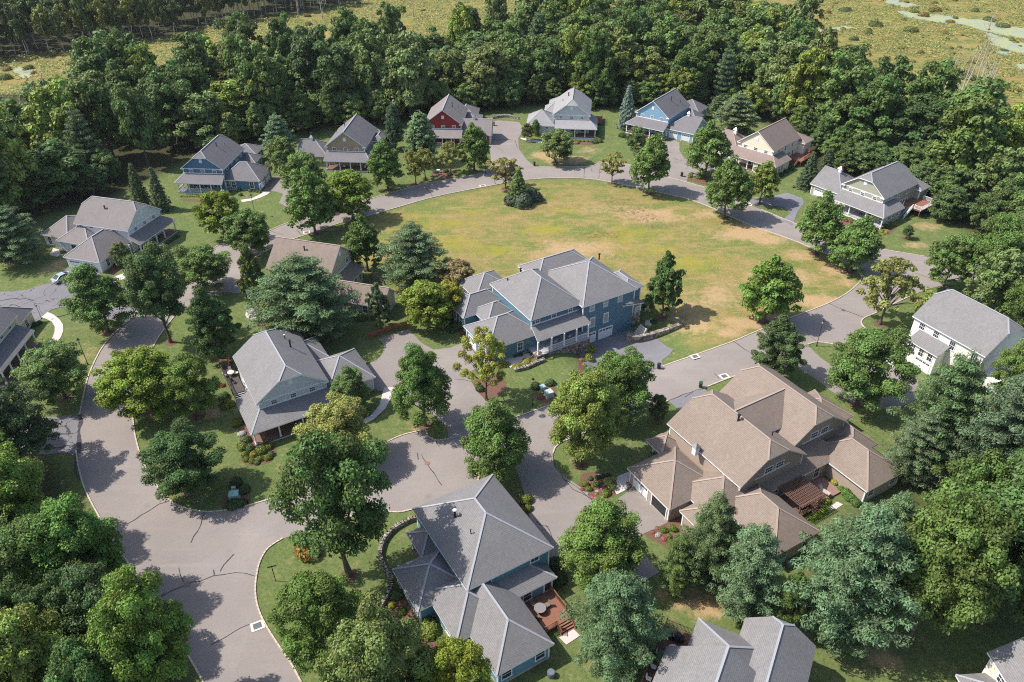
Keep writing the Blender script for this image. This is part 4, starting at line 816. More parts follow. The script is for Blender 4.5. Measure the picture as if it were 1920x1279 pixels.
h.cupola(8.0,4.6,5.95,False,.36);h.pipe(14.2,3.4,9.4,1.2,.15);h.pipe(17,-.6,8.9,.3,.08);h.pipe(29.4,9.,8.8,.9,.15);h.done();H15=h
# H11
h=House('ivory_house','ivory house with plain grey roof and a bump-out over its basement garage',zc(1640,530,5.56,270,855),28.1,IVORY,ROOF_G)
B=h.block(3.65,15.65,-11.,3.,7.4,12.,'v','j','j');g=1.6
h.roofpoly([[(1.3,-4.9,4.3),(1.3,1.1,4.3),(4.1,1.1,5.6),(4.1,-4.9,5.6)]]);h.W.box(1.7,4.2,-4.6,.8,-.4,4.35)
for v in(.9,-1.9,-5.1,-9.2):h.win('W',B['a'],v,6.25 if v>-4 else 5.9,.95,1.1 if v>-4 else 1.6,(2,1))
for v in(-.1,-1.8,-3.5):h.win('W',1.7,v,3.2,.85,1.5,(1,1))
h.gdoor('W',1.7,-2.6,-.1,2.8,2.1,4);h.block(5,16,-20,-13.2,2.9,5.8,'v','h','h');h.W.box(5.4,15,-13.8,-10.5,-.4,3)
h.vent('S',B['c'],9.6,9.4,.8,1.);h.win('W',5.4,-16.5,1.5);h.pipe(10.8,-3.,11.6,.7,.14,GALV);h.done()
# H16
h=House('grey_roof_house','house seen only as overlapping grey shingle roofs with a brown deck, at the bottom edge',zc(1200,1110,5.333,275,545),-28.2,siding('stone_grey_siding',(.45,.45,.44)),ROOF_G)
h.block(.6,12.9,-18,-3.95,5.8,10.1,'v','g','g');h.block(2.6,11.,-12,1.1,5.8,8.9,'v','h','h',ov=.45);h.block(7.3,15.1,-18,3.6,5.8,8.7,'v','g','j')
h.deck(-.9,2.9,-9.,1.2,2.3,plain('brown_deck_wood',(.13,.075,.055),.8,.2,5),[((-.8,-9),(-.8,1.2)),((-.8,1.2),(2.8,1.2))]);h.done();H16=h
# H17
h=House('corner_house','cream-walled house with grey hip roof just entering at the lower right corner',(1863,1252),3.5,CREAM,ROOF_G)
u,v=h.loc(1280+1713/3,852+1112/3,5.8);h.block(u,u+11,v-16,v,5.8,9.9,'v','g','g')
u2,v2=h.loc(1280+1535/3,852+1240/3,2.9);h.block(u2,u2+12,v2-9,v2,2.9,5.8,'u','h','h');h.win('W',u+.4,v-2.6,4.7,.9,1.2);h.done()
LK=1.5;TC=(1.07,1.02,.83)
# ---------------------------------------------------------------- trees
def leafmat():
    m=bpy.data.materials.new('foliage');m.use_nodes=True;nt=m.node_tree;nt.nodes.clear()
    out=N(nt,'ShaderNodeOutputMaterial');b=N(nt,'ShaderNodeBsdfPrincipled');b.inputs['Roughness'].default_value=.55;b.inputs['Specular IOR Level'].default_value=.25
    oi=N(nt,'ShaderNodeObjectInfo');at=N(nt,'ShaderNodeAttribute',attribute_name='leafv')
    sp=N(nt,'ShaderNodeSeparateColor');L(nt,at.outputs['Color'],sp.inputs[0])
    hs=N(nt,'ShaderNodeHueSaturation');L(nt,oi.outputs['Color'],hs.inputs['Color'])
    L(nt,math_(nt,'MULTIPLY_ADD',sp.outputs[1],.05,.475),hs.inputs['Hue']);L(nt,math_(nt,'MULTIPLY_ADD',sp.outputs[0],1.25,.4),hs.inputs['Value'])
    c=hs.outputs[0];L(nt,c,b.inputs['Base Color'])
    tr=N(nt,'ShaderNodeBsdfTranslucent');L(nt,mixc(nt,.5,c,(.3,.35,.03)),tr.inputs['Color'])
    mx=N(nt,'ShaderNodeMixShader');mx.inputs[0].default_value=.2;L(nt,b.outputs[0],mx.inputs[1]);L(nt,tr.outputs[0],mx.inputs[2]);L(nt,mx.outputs[0],out.inputs[0]);return m
LEAF=leafmat()
BARK=plain('bark',(.11,.09,.07),.95,.3,4);BARKP=plain('pale_bark',(.42,.38,.33),.9,.2,3)
def quads(C,Nn,S,asp,rng,name,val):
    n=len(C);r=rng.normal(size=(n,3));t=np.cross(Nn,r);t/=np.linalg.norm(t,axis=1,keepdims=True)+1e-9;b=np.cross(Nn,t)
    S=S[:,None];t=t*S*asp;b=b*S
    # pointed leaf sprays: a kite, slightly folded
    V=np.stack([C-t,C-b*.8+Nn*S*.12,C+t,C+b*.8+Nn*S*.12],1).reshape(-1,3).astype(np.float32)
    me=bpy.data.meshes.new(name);me.vertices.add(4*n);me.vertices.foreach_set('co',V.ravel());me.loops.add(4*n);me.loops.foreach_set('vertex_index',np.arange(4*n,dtype=np.int32))
    me.polygons.add(n);me.polygons.foreach_set('loop_start',np.arange(0,4*n,4,dtype=np.int32));me.polygons.foreach_set('loop_total',np.full(n,4,np.int32))
    at=me.attributes.new('leafv','FLOAT_COLOR','FACE');at.data.foreach_set('color',val.astype(np.float32).ravel());me.materials.append(LEAF);me.update();return me
def unit(v): return v/(np.linalg.norm(v,axis=1,keepdims=True)+1e-9)
# every prototype is made at 10 m height, 4 m crown radius
def crown(kind,seed,n=9000,leaf=.17):
    rng=np.random.default_rng(seed);cl=[];H=10.
    if kind in('round','oval','tall','sparse','column','forest','airy'):
        base={'round':.85,'oval':.6,'tall':1.9,'sparse':2.1,'column':.35,'forest':.25,'airy':1.9}[kind]
        nc={'round':150,'oval':165,'tall':165,'sparse':80,'column':125,'forest':105,'airy':118}[kind]
        lob=rng.normal(size=(7,3));lob=unit(lob);la=rng.uniform(-.38,.34,7)
        for i in range(nc):
            d=rng.normal(size=3);d/=np.linalg.norm(d)
            if d[2]<-.85:d[2]*=-1
            am=.45 if kind in('round','oval','column') else 1
            k=1+sum(am*a*max(0,float(d@l))**3 for a,l in zip(la,lob))+rng.uniform(-.13,.17)*(.7 if am<1 else 1)
            f=rng.uniform(.62,.96) if rng.random()<.8 else rng.uniform(.2,.6)
            hz=(d[2]*f*k+1)/2
            rad=4.
            zc_=base+(H-base)*min(1.02,max(0,hz))
            # shape: wide below the middle, narrowing to the top
            p=min(1,max(0,hz));
            prof={'round':1.0,'oval':1.18-.55*p,'tall':1.-.25*p,'sparse':1.,'column':1.15-.55*p,'forest':1.05-.1*p,'airy':1.-.2*p}[kind]
            cl.append((d[0]*f*k*rad*prof,d[1]*f*k*rad*prof,zc_,rng.uniform(.45,.98)*{'sparse':.85,'column':.85,'forest':1.2}.get(kind,1),1,.62))
        if kind in('oval','column'):
            for z in np.linspace(8.6,10.,4):cl.append((rng.uniform(-.3,.3),rng.uniform(-.3,.3),z,.7,1,.8))
    elif kind=='pine':
        for L_ in np.linspace(.05,.96,10):
            q=max(0,(L_-.22)/.8);zz_=.6+9.0*L_;rr=4.2*max(.03,1-q**1.75)**.8*(1 if L_>.2 else .85)+.25;k=int(4+rr*1.9);a0=rng.uniform(0,6.3)
            for j in range(k):
                a=a0+6.283*j/k+rng.uniform(-.25,.25);R=rr*rng.uniform(.62,1.2)
                for s in (np.arange(.3,1.01,.18) if R>1.5 else (.5,1.)):
                    w_=.9*(1.15-.55*s)*rng.uniform(.75,1.1)
                    cl.append((math.cos(a+rng.uniform(-.12,.12))*R*s,math.sin(a+rng.uniform(-.12,.12))*R*s,zz_+R*s*.2+rng.uniform(-.12,.12),w_,1,.34))
        cl.append((0,0,9.8,.6,1,1.2))
    elif kind=='slimpine':
        for L_ in np.linspace(.12,.97,13):
            zz_=.8+9.0*L_;rr=4.1*(1-L_)**.62*(1 if L_>.22 else .8)+.35;k=int(4+rr*2.1);a0=rng.uniform(0,6.3)
            for j in range(k):
                a=a0+6.283*j/k+rng.uniform(-.25,.25);R=rr*rng.uniform(.72,1.12)
                for s in np.arange(.35,1.01,.22):
                    cl.append((math.cos(a)*R*s,math.sin(a)*R*s,zz_+R*s*.1+rng.uniform(-.2,.2),.75*rng.uniform(.7,1.15)*(1.1-.3*s),1,.42))
        cl.append((0,0,9.9,.5,1,1.2))
    elif kind=='spruce':
        for L_ in np.linspace(.03,.98,22):
            zz_=.3+9.6*L_;rr=3.9*(1-L_)**.85+.15;k=int(4+rr*2.4);a0=rng.uniform(0,6.3)
            for j in range(k):
                a=a0+6.283*j/k+rng.uniform(-.15,.15);R=rr*rng.uniform(.66,1.16)
                for s in (.55,.95):cl.append((math.cos(a)*R*s,math.sin(a)*R*s,zz_-R*s*.16+rng.uniform(-.1,.1),.5*rng.uniform(.7,1.1),1,.4))
    cl=np.array(cl);w=cl[:,3]**2;cnt=np.maximum(6,(n*w/w.sum()).astype(int));tot=cnt.sum()
    idx=np.repeat(np.arange(len(cl)),cnt);c=cl[idx]
    d=unit(rng.normal(size=(tot,3)));d[:,2]=np.where(d[:,2]<-.3,-d[:,2],d[:,2]);r=rng.uniform(.35,1,tot)**.45
    # ragged clump outline
    r*=1+rng.normal(0,.13,tot)
    P=c[:,:3]+d*(c[:,3]*r)[:,None]*np.stack([np.ones(tot),np.ones(tot),c[:,5]*1.25],1)
    up=np.array([0,0,1.])
    if kind in('pine','spruce','slimpine'):
        Nn=unit(d*.75+up*.55+rng.normal(0,.42,(tot,3)));asp=2.3;S=leaf*rng.uniform(.45,.95,tot)
    else:
        Nn=unit(d*.8+up*.35+rng.normal(0,.42,(tot,3)));asp=1.25;S=leaf*rng.uniform(.6,1.3,tot)
    cv=rng.uniform(0,1,len(cl))[idx]
    val=np.stack([np.clip(.5*cv+.5*rng.uniform(0,1,tot),0,1),np.clip(.6*cv+.4*rng.uniform(0,1,tot),0,1),rng.uniform(0,1,tot),np.ones(tot)],1)
    return quads(P,Nn,S,asp,rng,'crown',val),cl
def trunkmesh(kind,seed,cl,mat=BARK):
    rd=random.Random(seed);mb=MB();top={'pine':8.6,'slimpine':9.2,'spruce':9.2,'column':7.5}.get(kind,6.2);r0=.2 if kind!='forest' else .22
    pts=[];x=y=0
    for i in range(7):
        z=top*i/6;pts.append((x,y,z));x+=rd.uniform(-.12,.12);y+=rd.uniform(-.12,.12)
    mb.tube(pts,[r0*1.5]+[r0*(1-.13*i) for i in range(1,7)],7)
    sel=[c for c in cl if c[2]>2.2];rd.shuffle(sel)
    for c in sel[:26 if kind in('sparse','airy') else 12 if kind!='spruce' else 4]:
        z0=max(1.2,min(top-.2,c[2]*.5+rd.uniform(-.3,.6)));k=int(min(5,z0/top*6));p=Vector(pts[k]);p.z=z0;e=Vector(c[:3]);m_=(p+e)/2+Vector((rd.uniform(-.2,.2),rd.uniform(-.2,.2),.15))
        mb.tube([p,m_,e],[.085,.055,.02],5,cap=False)
    o=mb.build('trunk',mat);me=o.data;bpy.data.objects.remove(o);return me
PROTO={}
def proto(kind,i,big=1):
    k=(kind,i,big)
    if k not in PROTO:
        n={'round':17000,'oval':17000,'tall':19000,'sparse':8000,'column':15000,'forest':14000,'pine':21000,'spruce':14000,'slimpine':14000,'airy':12500}[kind]
        lf={'round':.15,'oval':.15,'tall':.15,'sparse':.15,'column':.16,'forest':.19,'pine':.135,'spruce':.15,'slimpine':.16,'airy':.15}[kind]
        me,cl=crown(kind,hash(kind)%1 if 0 else sum(map(ord,kind))*7+i,int(n*(2.7 if big==2 else 1)),lf*(.58 if big==2 else 1));PROTO[k]=(me,trunkmesh(kind,i*3+5,cl,BARK))
    return PROTO[k]
NT=0
TREES=[]
def tree(kind,bx,by,ty,wpx,colr,label,cat='tree',name='tree',group=None,xy=None,Hh=None,Rr=None,var=None,rz=None,lean=0,trunk=True):
    global NT;NT+=1;rd=random.Random(NT*31+7)
    X,Y=xy if xy else G(bx,by);z=terr(X,Y)
    Hh=Hh or hgt(bx,by,ty);Rr=Rr or wpx/2*mpp(X,Y,Hh/2)
    cm_,tm_=proto(kind,(NT if var is None else var)%{'round':4,'oval':4,'tall':3,'sparse':3,'column':3,'forest':6,'pine':4,'spruce':3,'slimpine':3,'airy':2}[kind],2 if (Y<118 or (Rr>6. and Y<150)) else 1)
    r=empty(name,(X,Y,z-.05),rd.uniform(0,6.28) if rz is None else rz);r.scale=(Rr/4.15,Rr/4.15*rd.uniform(.93,1.07),Hh/10.3)
    tag(r,label,cat,group)
    j=rd.uniform(.88,1.12);o=bpy.data.objects.new('crown',cm_);col.objects.link(o);o.parent=r;o.color=(colr[0]*j*LK*TC[0]*rd.uniform(.93,1.08),colr[1]*j*LK*TC[1],colr[2]*j*LK*TC[2]*rd.uniform(.9,1.1),1)
    if trunk:
        t=bpy.data.objects.new('trunk',tm_);col.objects.link(t);t.parent=r;t.scale=(1,1,1)
    TREES.append((X,Y,Rr));return r
GM=(.075,.125,.036);GD=(.043,.085,.028);GL=(.12,.17,.042);GY=(.17,.195,.025);PB=(.080,.135,.074);PD=(.056,.10,.06);OL=(.105,.125,.04);SP=(.07,.10,.06);BS=(.15,.20,.205);YB=(.19,.195,.045);BRN=(.16,.12,.065)
Tl=[ # kind, base x,y, top y, width, colour, label, name, category
('oval',203,622,498,118,GM,'full mid-green maple by the left road, in front of the silver car','maple_tree'),
('tall',320,642,470,118,(.06,.105,.045),'large grey-green oak left of the loop road, between two maples','oak_tree'),
('round',386,549,462,104,GM,'broad maple beyond the big grey-green oak','maple_tree'),
('round',468,479,392,84,GM,'maple standing before the brown gable end of the beige house','maple_tree'),
('column',412,672,542,98,GD,'dark dense oval tree above the deck of the white clipped-gable house','broadleaf_tree'),
('column',487,583,463,52,(.06,.09,.03),'narrow dark conifer at the left end of the beige house','conifer_tree'),
('pine',580,628,478,195,PB,'very broad blue-green white pine hiding the front of the beige house','white_pine_tree'),
('round',122,746,643,112,(.085,.13,.04),'low round maple above the lower left drive','maple_tree'),
('round',288,775,662,140,(.12,.18,.024),'bright yellow-green crown beside the left road bend','young_tree'),
('round',372,780,668,92,(.09,.14,.03),'green crown touching the right side of the bright yellow-green one','young_tree'),
('round',355,922,812,132,GD,'dark green tree on the corner island above the junction','broadleaf_tree'),
('round',640,862,748,128,(.15,.17,.05),'pale green tree in front of the clipped-gable porch','broadleaf_tree'),
('airy',655,1078,785,214,(.065,.115,.035),'tall oak with bare lower trunk in the front lawn by the curved stone wall','oak_tree'),
('round',610,1228,1085,152,(.065,.115,.028),'round maple on the lawn near the bottom edge','maple_tree'),
('round',720,1370,1163,180,(.095,.13,.045),'pale grey-green tree cut by the bottom edge, left of the blue house','broadleaf_tree'),
('column',662,767,690,80,(.085,.135,.045),'small full tree before the garage wing of the clipped-gable house','ornamental_tree'),
('oval',797,798,652,110,GM,'maple on the strip between the two drives in the middle','maple_tree'),
('oval',926,892,757,134,GM,'maple on the kerbed island above the blue hip roof','maple_tree'),
('sparse',912,750,620,88,YB,'yellowing honey locust in the bed before the stone plinth','locust_tree'),
('round',1158,790,655,122,GM,'maple behind the light green one, by the main road','maple_tree'),
('tall',1088,872,703,148,(.125,.175,.048),'tall light green tree between the main road and the brown house','broadleaf_tree'),
('round',1232,790,740,37,(.065,.105,.035),'small lollipop tree on the triangle of lawn by the brown roof','ornamental_tree'),
('column',1241,596,476,76,GD,'dense columnar tree at the right end of the large blue house','columnar_tree'),
('oval',1432,603,481,102,(.08,.135,.03),'lone full maple on the lower edge of the meadow','maple_tree'),
('sparse',1648,608,482,112,(.14,.155,.05),'thin olive-tinted tree on the corner lawn of the ivory house','locust_tree'),
('column',1447,706,594,104,(.055,.09,.04),'dark upright tree behind the ridge of the large brown roof','broadleaf_tree'),
('round',1606,757,618,142,GM,'broad dark maple between the brown house and the ivory house','maple_tree'),
('oval',1527,476,362,86,GM,'full maple at the right kerb of the meadow, left of its twin','maple_tree'),
('oval',1594,509,412,90,GM,'full maple at the right tip of the meadow','maple_tree'),
('oval',1357,408,293,86,GM,'street maple at the inner kerb before the cream house','maple_tree'),
('oval',1424,382,303,60,(.1,.14,.04),'smaller yellowish maple before the porch of the cream house','maple_tree'),
('oval',1321,332,228,82,GM,'broad maple between the light blue and the cream house','maple_tree'),
('oval',1216,362,256,76,GM,'street maple below the light blue house','maple_tree'),
('round',1192,288,235,38,(.075,.115,.05),'small tree hiding the front porch of the light blue house','ornamental_tree'),
('sparse',1147,344,282,48,(.19,.19,.055),'thin yellow-green young tree on the ring road verge','young_tree'),
('round',1041,306,240,62,(.08,.12,.045),'small maple on the lawn of the pale grey house','maple_tree'),
('round',988,264,231,22,(.08,.10,.04),'tiny reddish-green tree at the corner of the pale grey garage','ornamental_tree'),
('sparse',948,354,290,66,(.165,.16,.06),'yellowish young tree beside the island shrub on the meadow','young_tree'),
('oval',889,320,232,64,GM,'maple in front of the red house garage','maple_tree'),
('sparse',845,325,263,48,(.16,.17,.055),'yellow-green young tree in front of the red house porch','young_tree'),
('sparse',780,346,275,46,(.17,.18,.055),'left one of the two pale young trees below the white pine','young_tree'),
('sparse',798,336,278,44,(.16,.17,.055),'right one of the two pale young trees below the white pine','young_tree'),
('oval',728,356,262,68,GM,'maple at the right end of the tan house porch','maple_tree'),
('slimpine',792,306,208,82,(.095,.145,.08),'white pine between the tan and the red house','white_pine_tree'),
('slimpine',742,280,194,48,PD,'slim dark pine behind the tan house','pine_tree'),
('round',662,411,317,84,(.1,.15,.022),'round yellowish-green tree by the upper left kerb','broadleaf_tree'),
('round',582,385,283,78,GM,'maple half hiding the left wing of the tan house','maple_tree'),
('oval',592,438,318,90,GM,'big maple in front of its neighbour at the upper left kerb','maple_tree'),
('round',538,336,258,58,(.095,.14,.05),'light green tree behind the garage of the slate blue house','broadleaf_tree'),
('pine',530,300,212,62,(.10,.155,.11),'pale blue-green pine beyond the slate blue garage','pine_tree'),
('round',421,443,356,78,(.115,.15,.02),'olive-yellow round tree before the slate blue house','broadleaf_tree'),
('spruce',268,388,303,42,SP,'left one of the two spruces between the white and the slate blue house','spruce_tree'),
('spruce',305,394,310,40,SP,'right one of the two spruces between the white and the slate blue house','spruce_tree'),
('oval',690,508,404,74,(.065,.115,.028),'dark maple beyond the brown roof at the meadow edge','maple_tree'),
('pine',778,535,417,125,(.10,.15,.09),'grey-green white pine on the meadow left of the large blue house','white_pine_tree'),
('round',858,545,487,70,BRN,'brownish small tree beside the grey-green pine','crabapple_tree'),
('round',845,598,530,60,(.17,.18,.03),'yellow-green small tree at the back corner of the large blue house','crabapple_tree'),
('round',803,614,528,92,(.10,.14,.022),'wide green crabapple above the red rail fence','crabapple_tree'),
('column',714,616,532,48,(.06,.085,.045),'small dark cedar at the brown garage wing','cedar_tree'),
('pine',38,492,383,105,(.085,.13,.085),'blue-green pine at the left edge beside the white house','pine_tree'),
('oval',1127,1086,955,152,(.085,.135,.032),'large maple on the drive fork right of the blue hip roof','maple_tree'),
('pine',1150,1245,1078,172,PB,'big blue-green pine right of the red-brown deck','white_pine_tree'),
('pine',1318,1095,925,118,(.075,.12,.06),'upright dark pine before the brown garage wing','pine_tree'),
('pine',1388,1148,985,135,PB,'round blue-green pine beside the upright dark one','pine_tree'),
('pine',1262,1110,1000,70,(.1,.14,.05),'yellowish pine behind the left flank of the pine pair','pine_tree'),
('pine',1565,1190,955,215,(.084,.136,.078),'largest blue-green pine of the lower right grove','white_pine_tree'),
('tall',1700,1200,935,200,(.072,.115,.036),'olive-green oak in the lower right grove beside the largest pine','oak_tree'),
('round',1838,1165,862,235,(.062,.115,.038),'broad deep-green maple at the lower right edge','maple_tree'),
('round',1880,1090,790,150,(.065,.115,.04),'dense green maple above the broad deep-green one at the right edge','maple_tree'),
('pine',1735,880,662,150,PB,'feathery pine at the left of the group before the ivory house','white_pine_tree'),
('pine',1830,935,690,165,(.08,.125,.075),'large pine in the middle of the group before the ivory house','white_pine_tree'),
('pine',1700,905,770,100,(.095,.14,.08),'low pine at the lawn side of the ivory house group','white_pine_tree'),
('round',1880,762,640,70,GM,'dark round tree at the right corner of the ivory house','broadleaf_tree'),
('pine',1905,860,690,100,PB,'pine cut by the right edge below the ivory house','white_pine_tree'),
('round',1768,545,440,78,(.07,.12,.04),'tree left of the tall one behind the junction at right','broadleaf_tree'),
('round',1842,560,395,110,(.07,.12,.038),'tall full tree behind the right junction','broadleaf_tree'),
('round',1848,600,470,95,(.085,.12,.045),'dull green tree behind the ridge of the ivory house','broadleaf_tree'),
('oval',1900,640,500,80,GM,'tree at the right edge above the ivory house','broadleaf_tree'),
('round',1900,520,380,110,(.065,.105,.04),'dark tree at the right edge above the exit road','broadleaf_tree'),
('spruce',1174,240,157,42,BS,'blue spruce between the pale grey and the light blue house','blue_spruce_tree'),
('spruce',1512,352,283,46,(.05,.08,.045),'dark spruce between the cream and the sage house','spruce_tree'),
('spruce',1542,345,278,50,(.055,.085,.05),'second dark spruce, against the sage garage','spruce_tree'),
('pine',1376,258,172,82,(.105,.155,.09),'pale pine behind the cream house garage','pine_tree'),
('round',1698,448,421,20,(.06,.095,.045),'little young tree alone on the lawn below the sage house','young_tree'),
('round',1005,255,224,16,GM,'slip of a tree by the pale grey garage wall','ornamental_tree'),
('round',232,500,452,34,(.1,.14,.06),'small airy tree at the corner of the white garage','ornamental_tree'),
('round',865,1345,1205,120,(.14,.175,.03),'yellow-green tree at the bottom edge before the blue house','broadleaf_tree'),
('round',800,1340,1215,70,(.1,.14,.04),'green tree filling the gap at the bottom left of the blue house','broadleaf_tree'),
('round',1762,1085,860,150,(.062,.11,.036),'dark maple filling the back of the lower right grove','maple_tree'),
('pine',1640,1085,925,110,(.09,.14,.08),'narrow pine between the largest pine and the olive-green oak','white_pine_tree'),
('round',1905,990,850,130,(.06,.105,.038),'dark crown at the right edge under the blue-green pines','broadleaf_tree'),
('round',1470,1190,1075,60,(.08,.12,.035),'small green tree below the round blue-green pine','broadleaf_tree'),
# lower left mass
('round',55,885,735,150,(.045,.08,.035),'dark tree above the lower left drive','broadleaf_tree'),
('round',20,830,730,70,(.05,.085,.035),'dark tree at the left edge above the lower drive','broadleaf_tree'),
('tall',55,1030,845,165,(.115,.175,.035),'bright lime-tipped maple in the lower left mass','maple_tree'),
('round',-10,960,830,120,(.1,.14,.035),'green maple on the left border of the lower mass','maple_tree'),
('tall',185,1118,938,165,(.062,.115,.026),'rich green maple overhanging the road at lower left','maple_tree'),
('round',100,1150,985,160,(.065,.11,.035),'deep green maple in the middle of the lower left mass','maple_tree'),
('round',30,1120,970,140,(.085,.125,.05),'grey-green tree left of the deep green maple','broadleaf_tree'),
('round',205,1225,1065,150,(.04,.075,.032),'very dark tree behind the lower road kerb','broadleaf_tree'),
('tall',318,1330,1108,172,(.085,.14,.03),'full green maple leaning over the bottom road','maple_tree'),
('tall',105,1370,1165,190,(.125,.15,.04),'olive-topped tree at the bottom left','broadleaf_tree'),
('round',10,1280,1090,170,(.05,.09,.035),'dark tree in the bottom left corner','broadleaf_tree'),
('round',225,1400,1210,150,(.06,.105,.04),'dark green tree between the olive-topped tree and the bottom road','broadleaf_tree'),
('round',135,1255,1110,110,(.055,.095,.035),'shaded tree inside the lower left mass','broadleaf_tree'),
('round',-20,1420,1230,160,(.06,.1,.04),'tree cut by the bottom left corner','broadleaf_tree'),
('round',-40,1060,930,120,GD,'dark tree cut by the left edge','broadleaf_tree'),
]
for t in Tl:
    k,bx,by,ty,w,cc,lab,nm=t;w*=1.09 if k in('round','oval','column') and w>45 else 1.04
    if bx<400 and by>1040:cc=(cc[0]*1.12,cc[1]*1.15,cc[2]*1.15)
    tree(k,bx,by,ty,w,cc,lab,nm.replace('_tree','').replace('_',' ')+' tree' if 0 else 'tree',nm)
# ---- the belt of woodland behind the houses
HOUSEPTS=[(H.o[0]+math.cos(H.a)*q[0]-math.sin(H.a)*q[1],H.o[1]+math.sin(H.a)*q[0]+math.cos(H.a)*q[1]) for H in (H1,H2,H3,H4,H5,H6,H7,H8) for q in ((0,3),(0,10),(0,18),(-8,8),(8,8),(-15,8),(15,8),(10,22),(-8,20))]+[H8.world(u,v)[:2] for u in (-22,-15,-8,-2) for v in (0,7,13)]+[H7.world(-18,8)[:2],H6.world(-20,6)[:2],H3.world(6,5)[:2],H4.world(-12,8)[:2],H2.world(-10,8)[:2],H1.world(16,7)[:2],H5.world(4,9)[:2]]
def belt(poly,space,seed,Hr,Rr,cols,lab,grp,kinds=('forest',),keep=1.,maxn=400,nm='woodland_tree',hd=9.):
    rd=random.Random(seed);P=W(poly);xs=[p[0] for p in P];ys=[p[1] for p in P];pts=[];tries=0
    while tries<26000 and len(pts)<maxn:
        tries+=1;x=rd.uniform(min(xs),max(xs));y=rd.uniform(min(ys),max(ys))
        if not inpoly(x,y,P):continue
        if any((x-a)**2+(y-b)**2<space**2 for a,b in pts):continue
        if any((x-a)**2+(y-b)**2<hd**2 for a,b in HOUSEPTS):continue
        # skip what the frame cannot show
        px,py=Pj(x,y,8);px2,py2=Pj(x,y,20)
        if px<-70 or px>1990 or py2>1290 or py<-60:continue
        if any((x-a)**2+(y-b)**2<(c*.7+2)**2 for a,b,c in TREES[:NL]):continue
        pts.append((x,y))
    for x,y in pts:
        k=rd.choice(kinds);ci=rd.choices(range(len(cols)),[c[3] for c in cols])[0];c=cols[ci]
        hh=rd.uniform(*Hr);rr=rd.uniform(*Rr)
        px,py=Pj(x,y,0);tree(k if not c[4] else c[4],0,0,0,0,c[:3],lab(c[5],px,py,k if not c[4] else c[4],hh),'tree',nm if c[4]!='pine' else 'woodland_pine',lab(c[5],px,py,k,hh),xy=(x,y),Hh=hh,Rr=rr if c[4]!='pine' else rr*.75)
NL=len(TREES)
def place(px,py):
    w=('at the left edge' if px<130 else 'behind the white house' if px<330 else 'behind the slate blue house' if px<520 else 'behind the tan house' if px<740 else 'behind the red house' if px<930 else 'behind the pale grey house' if px<1130 else 'behind the light blue house' if px<1320 else 'behind the cream house' if px<1520 else 'behind the sage green house' if px<1760 else 'at the right edge')
    return w
def rowof(py,px):
    f=(480-px*.62) if px<380 else 235 if px<1420 else 260+(px-1500)*.5
    d=f-py
    return 'front row' if d<32 else 'second row' if d<70 else 'middle' if d<115 else 'marsh side'
lab1=lambda nm,px,py,k,hh:f"{'tall' if hh>19 else 'mid-height' if hh>16.5 else 'lower'} {nm} in the {rowof(py,px)} of the wood {place(px,py)}"
COLS=[(.058,.10,.032,30,None,'deep green tree'),(.075,.12,.04,26,None,'mid-green tree'),(.10,.14,.055,16,None,'grey-green tree'),(.13,.175,.04,12,None,'yellow-green tree'),(.10,.125,.045,5,None,'olive-green tree'),(.085,.13,.07,8,'pine','blue-green pine'),(.045,.08,.033,12,None,'very dark tree')]
beltP=[(-250,520),(40,425),(100,398),(180,378),(240,355),(290,325),(345,300),(400,280),(500,262),(560,248),(640,236),(700,232),(760,226),(820,212),(930,202),(1000,192),(1130,198),(1200,190),(1300,196),(1350,215),(1420,215),(1500,240),(1570,262),(1640,290),(1720,318),(1760,360),(1830,385),(1900,400),(2060,430),(2060,375),(1960,360),(1880,340),(1800,305),(1740,272),(1660,236),(1600,196),(1530,160),(1500,115),(1470,88),(1380,62),(1250,58),(1100,62),(1000,76),(900,98),(840,130),(760,130),(650,136),(560,150),(490,166),(400,186),(340,225),(315,190),(250,186),(170,190),(140,255),(60,275),(-60,290),(-250,340)]
belt(beltP,10.8,5,(15,25),(5.2,9.2),COLS,lab1,None,maxn=275)
# pioneer growth along the garden edge of the wood
edgeP=[(60,396),(100,374),(180,358),(240,338),(300,308),(350,285),(345,268),(300,290),(240,318),(180,340),(100,355),(60,372)]
belt([(345,290),(420,285),(500,266),(560,255),(640,240),(700,238),(760,232),(820,216),(930,210),(1000,200),(1130,206),(1200,198),(1300,204),(1350,222),(1430,222),(1510,248),(1580,272),(1650,300),(1720,330),(1740,322),(1640,286),(1570,258),(1500,236),(1420,210),(1300,192),(1130,194),(1000,188),(820,194),(640,208),(500,232),(350,250)],6.,9,(7,11.5),(3.2,4.6),[(.085,.135,.045,30,None,'light green tree'),(.06,.10,.035,30,None,'dark young tree'),(.13,.165,.04,12,None,'yellow-green young tree'),(.09,.13,.07,12,'pine','young pine')],lambda nm,px,py,k,hh:f"small {nm} on the garden fringe of the wood {place(px,py)}",None,kinds=('forest','column','forest'),maxn=95,nm='fringe_tree',hd=5.6)
belt([(1480,245),(1560,262),(1700,312),(1745,340),(1795,420),(1745,385),(1700,345),(1600,328),(1535,305)],5.,19,(6,10),(2.8,4.4),[(.085,.135,.045,30,None,'light green tree'),(.06,.10,.035,30,None,'dark young tree')],lambda nm,px,py,k,hh:f'small {nm} in the thicket behind the cream and sage green houses',None,kinds=('forest','column'),maxn=40,nm='thicket_tree',hd=5.2)
